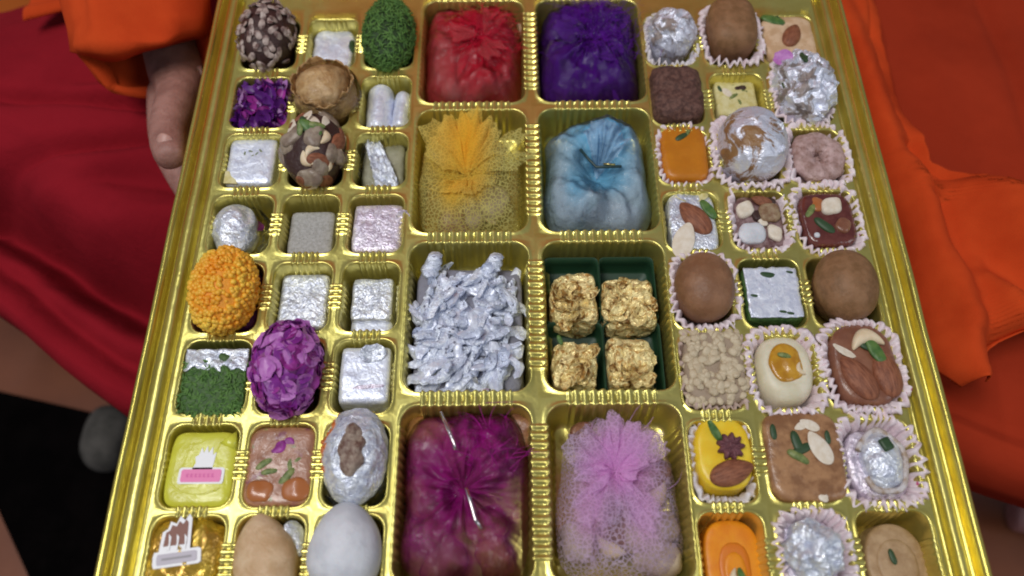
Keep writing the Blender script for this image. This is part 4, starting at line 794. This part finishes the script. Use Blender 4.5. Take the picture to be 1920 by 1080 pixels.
net_bag('M0', 'deep purple net bag with a full dark tuft in the top row', tulle('purple_net', (.16, .05, .36), (.085, .003, .25), .45, .6, 9), 2.8, (.3, .4),
        fan(40, 300, 3, (24, 34), 2.8, 70, 5), fruits(10, [LUMP2], ['dried_fruit'], 4), 8.0, [(.4, .6, 2.7, 3.6, .97), (0, 0, 9, 9, .75)], folds=8, film_on=clear_soft, strands=500,
        strand_m=strand('purple_strand', (.12, .01, .32)), fr=.3, mound=(.5, .8, 2.1, 2.8, .8), SL=3.8, lumps=((-2.2, -1.0, 1.2, .4), (1.6, -2.8, 1.2, .35)))
net_bag('N1', 'yellow net bag with a bright orange-yellow upright tuft', tulle('yellow_net', (.70, .64, .22), (.98, .56, .03), .20, .95, 4.4, .08), 2.6, (-.2, -.5),
        fan(76, 104, 4, (36, 46, 30), 4.7, 54, 7) + fan(30, 150, 6, (25, 40), 4.3, 64, 8) + fan(225, 315, 5, (22, 36), 2.3, 50, 9), fruits(15, [LUMP, LUMP2, CA], ['dried_fruit', 'dried_fruit', 'cashew'], 6), 13.0,
        [(-.2, 1.2, 1.35, 2.9, .97), (-1.1, -1.6, .8, 1.6, .7), (-.5, 2.6, 3.0, 1.6, .35), (.3, -1.4, .8, 1.4, .4), (-1.9, .8, 1.4, 2.4, .4)], strands=420, strand_m=strand('yellow_strand', (.80, .56, .08)), SL=3.8, saz=(40, 330), shape=[(0, 1), (25, .86), (48, .66), (75, .86), (92, 1.04), (110, .95), (135, .90), (165, .97), (200, 1), (300, 1), (340, 1)],
        lumps=((1.6, -1.8, 1.3, .4), (-2.0, -2.4, 1.0, .35), (0, -3.0, .9, .3)))
net_bag('M1', 'sky blue net bag tied in the middle with a dark twist, pale fruit showing through', tulle('blue_net', (.66, .72, .78), (.20, .66, 1.0), .70, .9, 6), 2.6, (0, -.35),
        fan(60, 90, 2, (30, 40), 3.6, 50, 10), fruits(10, [LUMP, LUMP3], ['dried_fruit'], 9), 18.0,
        [(0, 0, 9, 9, .25), (.5, 1.7, 1.9, 2.6, .98), (-1.3, -1.4, .75, 1.5, .75), (1.0, -1.1, 1.0, .9, .55), (-1.2, 2.3, 1.2, 1.5, .5), (0, -.3, 1, 1, .6)], folds=5,
        lumps=((-2.1, 1.2, 1.2, .5), (-.9, -2.9, 1.1, .65), (2.1, -1.8, 1.3, .4), (2.3, 1.6, 1.0, .3)), film_on=clear, dip=.7, fr=.5, mound=(.5, 2.0, 1.5, 1.7, .9), shape=[(0, .97), (30, .92), (50, .84), (70, .96), (95, .86), (112, .93), (130, .84), (150, .93), (180, .93), (200, .97), (270, 1), (330, 1)], twist=[([(-1.0, .9, 3.2), (-.5, .2, 3.1), (-.1, -.3, 3.05), (.8, -.35, 3.15), (1.4, -.3, 3.1)], M('dark_twist', (.02, .05, .05), rough=.4), .09), ([(.3, -.25, 3.3), (1.0, -.32, 3.32)], M('twist_gold', (.6, .5, .2), rough=.3, metal=1), .07)])
silver_tie = M('silver_tie', (.85, .75, .75), rough=.15, metal=1)
net_bag('N3', 'magenta net bag in cellophane with a shiny silver twist tie, amber fruit below', tulle('magenta_net', (.46, .06, .24), (.40, .004, .25), .22, .4, 8), 2.5, (-.1, .1),
        fan(40, 90, 2, (30, 40), 3.4, 60, 13), fruits(18, [LUMP2, chunk('dried_fruit', M('amber_dried_fruit', (.46, .24, .07), (.34, .14, .05), 1, rough=.3, bump=[(2, .1)]), (1.0, .8, .6), 12, 12, .2)], ['dried_fruit'], 11, lo=(-2.5, -3.6), hi=(2.5, 3.4)), 23.0,
        [(1.1, 2.2, 2.1, 2.4, .96), (-1.3, 1.2, 1.5, 1.6, .7), (-.4, -.6, 1.3, 1.6, .8), (1.6, -.8, 1.2, 1.4, .5), (-2.2, -2.2, 1, 1, .35), (0, 0, 9, 9, .25)], folds=7, strands=70, strand_m=strand('magenta_strand', (.42, .01, .28)), fr=.3, mound=(1.0, 2.0, 1.8, 2.2, .8), SL=3.2, saz=(0, 200),
        film_on=clear, lumps=((-2.0, -2.5, 1.1, .5), (1.9, -2.6, 1.1, .5), (-.2, -3.0, .9, .4)), twist=[([(-1.2, 3.6, 3.9), (-.8, 2.7, 4.3), (-.45, 1.9, 4.3), (-.4, 1.6, 4.2)], silver_tie, .09), ([(.15, -.1, 3.6), (.4, -.9, 3.5), (.6, -1.6, 3.4), (.9, -2.0, 3.3)], silver_tie, .10)])
net_bag('M3', 'lilac net bag with a dense pink middle and visible fine mesh', tulle('lilac_net', (.66, .54, .70), (.88, .42, .82), .08, .95, 4.2, .075), 2.6, (-.1, .9),
        fan(35, 145, 6, (40, 52, 30), 3.3, 62, 16) + fan(165, 215, 2, (30, 40), 2.4, 50, 17) + fan(235, 305, 4, (22, 34), 3.6, 42, 18) + fan(0, 300, 4, (60, 50), 1.7, 85, 19), fruits(14, [LUMP, LUMP2, CA], ['dried_fruit', 'dried_fruit', 'cashew'], 15), 28.0,
        [(0, 1.1, 1.9, 1.7, .97), (.6, 2.9, 1.9, 1.3, .45), (-1.5, -1.2, 1.0, 1.9, .6), (1.1, -1.5, .9, 1.8, .55)], strands=90, strand_m=strand('lilac_strand', (.66, .36, .66)), SL=2.6, shape=[(0, .95), (30, .92), (50, .93), (68, .96), (88, .84), (105, .92), (128, .78), (150, .80), (175, .88), (200, .95), (270, 1), (330, 1)],
        lumps=((-1.5, -3.0, 1.1, .4), (1.5, -3.1, 1.1, .4), (2.3, -.8, 1.0, .3)))
# ================================================================ the person holding the tray
per = thing('person', 'seated person in orange top and red lower robe, holding the gold tray with one hand', 'person', (0, 20, -45))
def wp(name, me, kids=None):
    o = put(name, me, per, (0, -20, 45)); return o
def skin_chain(name, pts, edges, mat, lv=2):
    me = bpy.data.meshes.new(name); me.from_pydata([tuple(Vector(p[:3]) * CM) for p in pts], edges, []); me.update(); me.materials.append(mat)
    o = put(name, me, per, (0, -20, 45)); sk = o.modifiers.new('skin', 'SKIN'); sk.use_smooth_shade = True
    for v, p in zip(me.skin_vertices[0].data, pts): v.radius = (p[3] * CM, (p[4] if len(p) > 4 else p[3]) * CM)
    me.skin_vertices[0].data[0].use_root = True
    sb = o.modifiers.new('sub', 'SUBSURF'); sb.levels = sb.render_levels = lv; return o
hp = [(-25.2, 17.6, -4.2, 2.3, 1.9), (-28.0, 28.0, 0.5, 3.0, 2.8), (-30.0, 40.0, 6.0, 3.8, 3.8),     # wrist, forearm
      (-24.6, 13.0, -4.4, 2.3, 1.6), (-23.2, 8.6, -4.9, 2.2, 1.3),                                  # palm
      (-23.6, 13.3, -2.4, 1.55), (-23.2, 10.6, -1.2, 1.45), (-23.0, 8.9, -.8, 1.25), (-22.5, 7.4, -.2, 1.22), (-21.9, 6.0, .45, 1.05), (-21.7, 5.5, .55, .75),    # thumb
      (-22.4, 5.6, -4.6, .95), (-21.9, 2.6, -4.5, .88), (-21.3, .3, -4.45, .80), (-20.6, -1.6, -4.3, .66),     # index along the tray edge
      (-21.2, 6.2, -5.0, .95), (-19.0, 3.6, -4.7, .86), (-17.3, 2.3, -4.35, .80), (-16.0, 1.6, -4.15, .66),
      (-20.9, 8.4, -5.0, .95), (-18.2, 6.8, -4.7, .86), (-16.4, 6.0, -4.35, .80), (-15.1, 5.5, -4.15, .66),
      (-21.2, 10.4, -4.9, .85), (-18.9, 9.7, -4.6, .74), (-17.5, 9.4, -4.3, .68), (-16.4, 9.2, -4.15, .56)]
skin_chain('body', hp, [(0, 1), (1, 2), (0, 3), (3, 4), (0, 5), (5, 6), (6, 7), (7, 8), (8, 9), (9, 10), (4, 11), (11, 12), (12, 13), (13, 14), (4, 15), (15, 16), (16, 17), (17, 18), (4, 19), (19, 20), (20, 21), (21, 22), (3, 23), (23, 24), (24, 25), (25, 26)], skin)
nv, nf = blob_vf((.60, .74, .12), 2.6, 12)
for v in nv: v[2] -= .30 * (v[0] / .6) ** 2
nl = put('thumb_nail', mesh('thumb_nail', nv, nf, nail_m), per, (-22.25, -20 + 6.35, 45 + 1.02), Vector((-.12, -.42, .85)).to_track_quat('Z', 'Y'))
# sleeve of the orange top: wide cuff over the wrist
def tube(name, path, mat, na=64, wr=.35, seed=1):
    rings = []
    for i, (x, y, z, a, b, tilt) in enumerate(path):
        rings.append([(x + a * math.cos(u) + wr * nz((math.cos(u) * 2, math.sin(u) * 2, i * .35), 1, seed), y + tilt * math.cos(u) - (3.9 * max(0, math.sin(u)) + 2.4 * max(0, -math.sin(u))) * max(0, 1 - i / 9), z + b * math.sin(u) + wr * 1.2 * nz((math.cos(u) * 2, math.sin(u) * 2, i * .35), 1, seed + 5)) for u in [2 * math.pi * k / na for k in range(na)]])
    return loft(name, rings, mat)
pth = [(-26.6, 17.6, -2.0, 3.3, 2.3, .6), (-26.4, 17.0, -1.6, 4.2, 3.2, .5), (-26.5, 17.0, -1.5, 4.5, 3.5, .5), (-26.6, 18.0, -1.2, 4.4, 3.5, .4)] + [(-26.7 - .08 * i, 18 + 1.6 * i, -1.0 + .75 * i, 4.4 + .12 * i, 3.6 + .12 * i, .4) for i in range(1, 17)]
sl = wp('sleeve', tube('sleeve', pth, saffron, seed=4, wr=.8)); solid(sl, .15)
# other sleeve, hidden hand side, and the torso of the top
def torso():
    rings = []
    for i in range(15):
        z = -10 + 5 * i; a = 25 - 3 * abs(i - 4) / 4; b = 13 + 2.0 * math.sin(i * .5)
        rings.append([(a * math.copysign(abs(math.cos(u)) ** .8, math.cos(u)) + .8 * nz((math.cos(u) * 2, math.sin(u) * 2, z * .1), 1, 2), 46 + b * math.sin(u) + .8 * nz((math.cos(u) * 2, math.sin(u) * 2, z * .1), 1, 8), z) for u in [2 * math.pi * k / 72 for k in range(72)]])
    return loft('top', rings, saffron, caps=True)
wp('top', torso())
def cloth(name, u0, u1, nu, nv, fn, mat, t=.2):
    V = []; F = []
    for i in range(nv + 1):
        for j in range(nu + 1):
            V.append(fn(u0 + (u1 - u0) * j / nu, i / nv))
            if i < nv and j < nu: a = i * (nu + 1) + j; F.append((a, a + 1, a + nu + 2, a + nu + 1))
    o = wp(name, mesh(name, V, F, mat)); solid(o, t); return o
HL = [(-60, 9), (-46, 6.0), (-37.9, .9), (-33.2, -2.8), (-28.8, -5.7), (-26.5, -6.7), (-20, -8), (-8, -8.5), (2, -8)]
def gauss(a, c, s): return math.exp(-((a - c) / s) ** 2)
def left_robe(x, v):
    y0 = interp(HL, x); y = y0 + v * (38 - y0)
    if v < .03: return (x, y0 + .4 + 6 * v, -17 + 160 * v)
    z = -12.2 + 4.6 * min(1, (y - y0) / 14) ** 1.3 + .8 * math.exp(-(y - y0) / 1.2)
    z -= 7.5 * gauss(y - y0, 8.0 + .10 * (x + 30), 2.1) + 1.5 * gauss(y - y0, 3.6, 1.0)                               # dark valley above the hem
    k = (x + 26) / 18                                                                  # creases gather at the hand
    for yc, sl_, am, s in ((16.6, -.10, -1.1, .55), (14.0, .12, -1.3, .7), (18.6, .04, .5, .8), (12.2, .22, .5, .9), (9.5, -.14, -.55, .8), (7.2, .10, .4, 1.0), (21.5, .3, -.5, 1.0), (4.5, -.05, -.6, 1.1)):
        yy = yc + sl_ * (x + 26) + .5 * nz((x, yc, 0), .12, 3); z += 1.35 * am * gauss(y, yy, s * (1 + .2 * abs(k))) * max(.3, 1 - .3 * abs(k))
    z += .35 * nz((x, y * 1.5, 0), .12, 5) + .10 * nz((x, y * 2.5, 0), .4, 6)
    if y > 23 + .35 * (x + 26): z -= .02 * (y - 23 - .35 * (x + 26)) ** 2
    return (x, y, z)
cloth('lower_robe', -60, 2, 150, 130, left_robe, crimson)
HR = [(2, -8), (15, -7.5), (23.1, -7.8), (27.4, -9.3), (31.7, -11.3), (45, -16), (60, -20)]
def right_robe(x, v):
    y0 = interp(HR, x); y = y0 + v * (40 - y0)
    if v < .03: return (x, y0 + .4 + 6 * v, -17 + 160 * v)
    z = -12.2 + 3.2 * min(1, (y - y0) / 10) ** 1.2 + .7 * gauss(y - y0, 1.5, 1.0) - .5 * gauss(y - y0, 3.4, .8)
    z += 1.8 * nz((x, y, 0), .09, 15) + .12 * nz((x * 2, y, 0), .3, 16) - .5 * gauss(x, 37 + .05 * y, .6) * (y > 8)
    return (x, y, z)
cloth('lower_robe', 2, 60, 120, 90, right_robe, brick_red)
EL = [(-7, 26.3), (-5.6, 25.3), (-3.5, 24.3), (-1, 23.6), (2, 21.5), (8, 20.5), (35, 20.5)]
ER = [(-7, 26.9), (-6, 27.9), (-4.6, 28.3), (-3.6, 29.4), (-3.1, 31.5), (-2.2, 36), (-.5, 47), (6.5, 49), (7.3, 39), (8.0, 34), (8.7, 30.6), (10.3, 28.5), (16.5, 27.9), (21.8, 27.4), (25, 28.0), (35, 29)]
def shawl(u, v):
    y = -6.7 + v * 41; xl, xr = interp(EL, y), interp(ER, y); x = xl + (xr - xl) * u
    z = -7.3 + 1.6 * math.sin(math.pi * min(1, u * 1.15)) ** .6
    fx = x - 24.2 - .10 * (8 - y)
    z += -1.9 * gauss(fx, 0.0 + .06 * (y - 8), 1.0) * gauss(y, 5, 9) + .9 * gauss(fx, 2.0, 1.1) - .7 * gauss(fx, 3.6, .7) * (y < 12) + .6 * gauss(x - y * .35, 27.5, 1.4)
    z += 1.1 * math.sin((x * .9 + y * .75) * .8 + 2 * nz((x, y, 0), .15, 2)) * (x > 27) * min(1, (x - 27) / 3) + 1.2 * nz((x, y * .5, 0), .35, 22) + .15 * nz((x, y, 0), 1.0, 23)
    z += .7 * gauss(x, xr, .7) * (y < 3)
    return (x, y, z)
cloth('shawl', 0, 1, 90, 170, shawl, saffron, .08)
# orange tail of the top lying over the lap, upper left
def tail(u, v):
    x = -39.8 + u * 12.6 ; yb = 24.6 + (x + 39.8) * .36 + .3 * nz((x, 0, 0), .3, 2); y = yb + v * 12
    return (x, y, -7.0 + .5 * v + .5 * nz((x, y, 0), .25, 8) + .5 * gauss(v, .06, .06))
cloth('top_hem', 0, 1, 50, 40, tail, saffron)
cloth('cushion_cloth', 0, 1, 60, 40, lambda u, v: (-75 + u * 34, 20 + v * 25 + 2.4 * u, -12 + .6 * nz((u * 6, v * 5, 0), 1, 3)), dull_orange)
skin_chain('foot', [(50.6, -8.0, -41.4, 1.9, 1.8), (48.2, -7.6, -41.7, 1.75, 1.6), (56, -8.6, -42.2, 2.6, 2.2), (64, -8, -41, 4.6, 3.6), (74, -6, -38, 4.6, 4.4)], [(0, 1), (0, 2), (2, 3), (3, 4)], skin_d)
V, F = blob_vf((2.4, 3.4, 2.5), 2.4, 20, lambda q: .25 * nz(q, .35, 3)); 
for v in V: v[1] += .0; v[2] *= 1.0
sf_ = wp('grey_sock', mesh('grey_sock', V, F, sock_m)); sf_.location = Vector((-43.6, .8 - 20, -41.5 + 45)) * CM
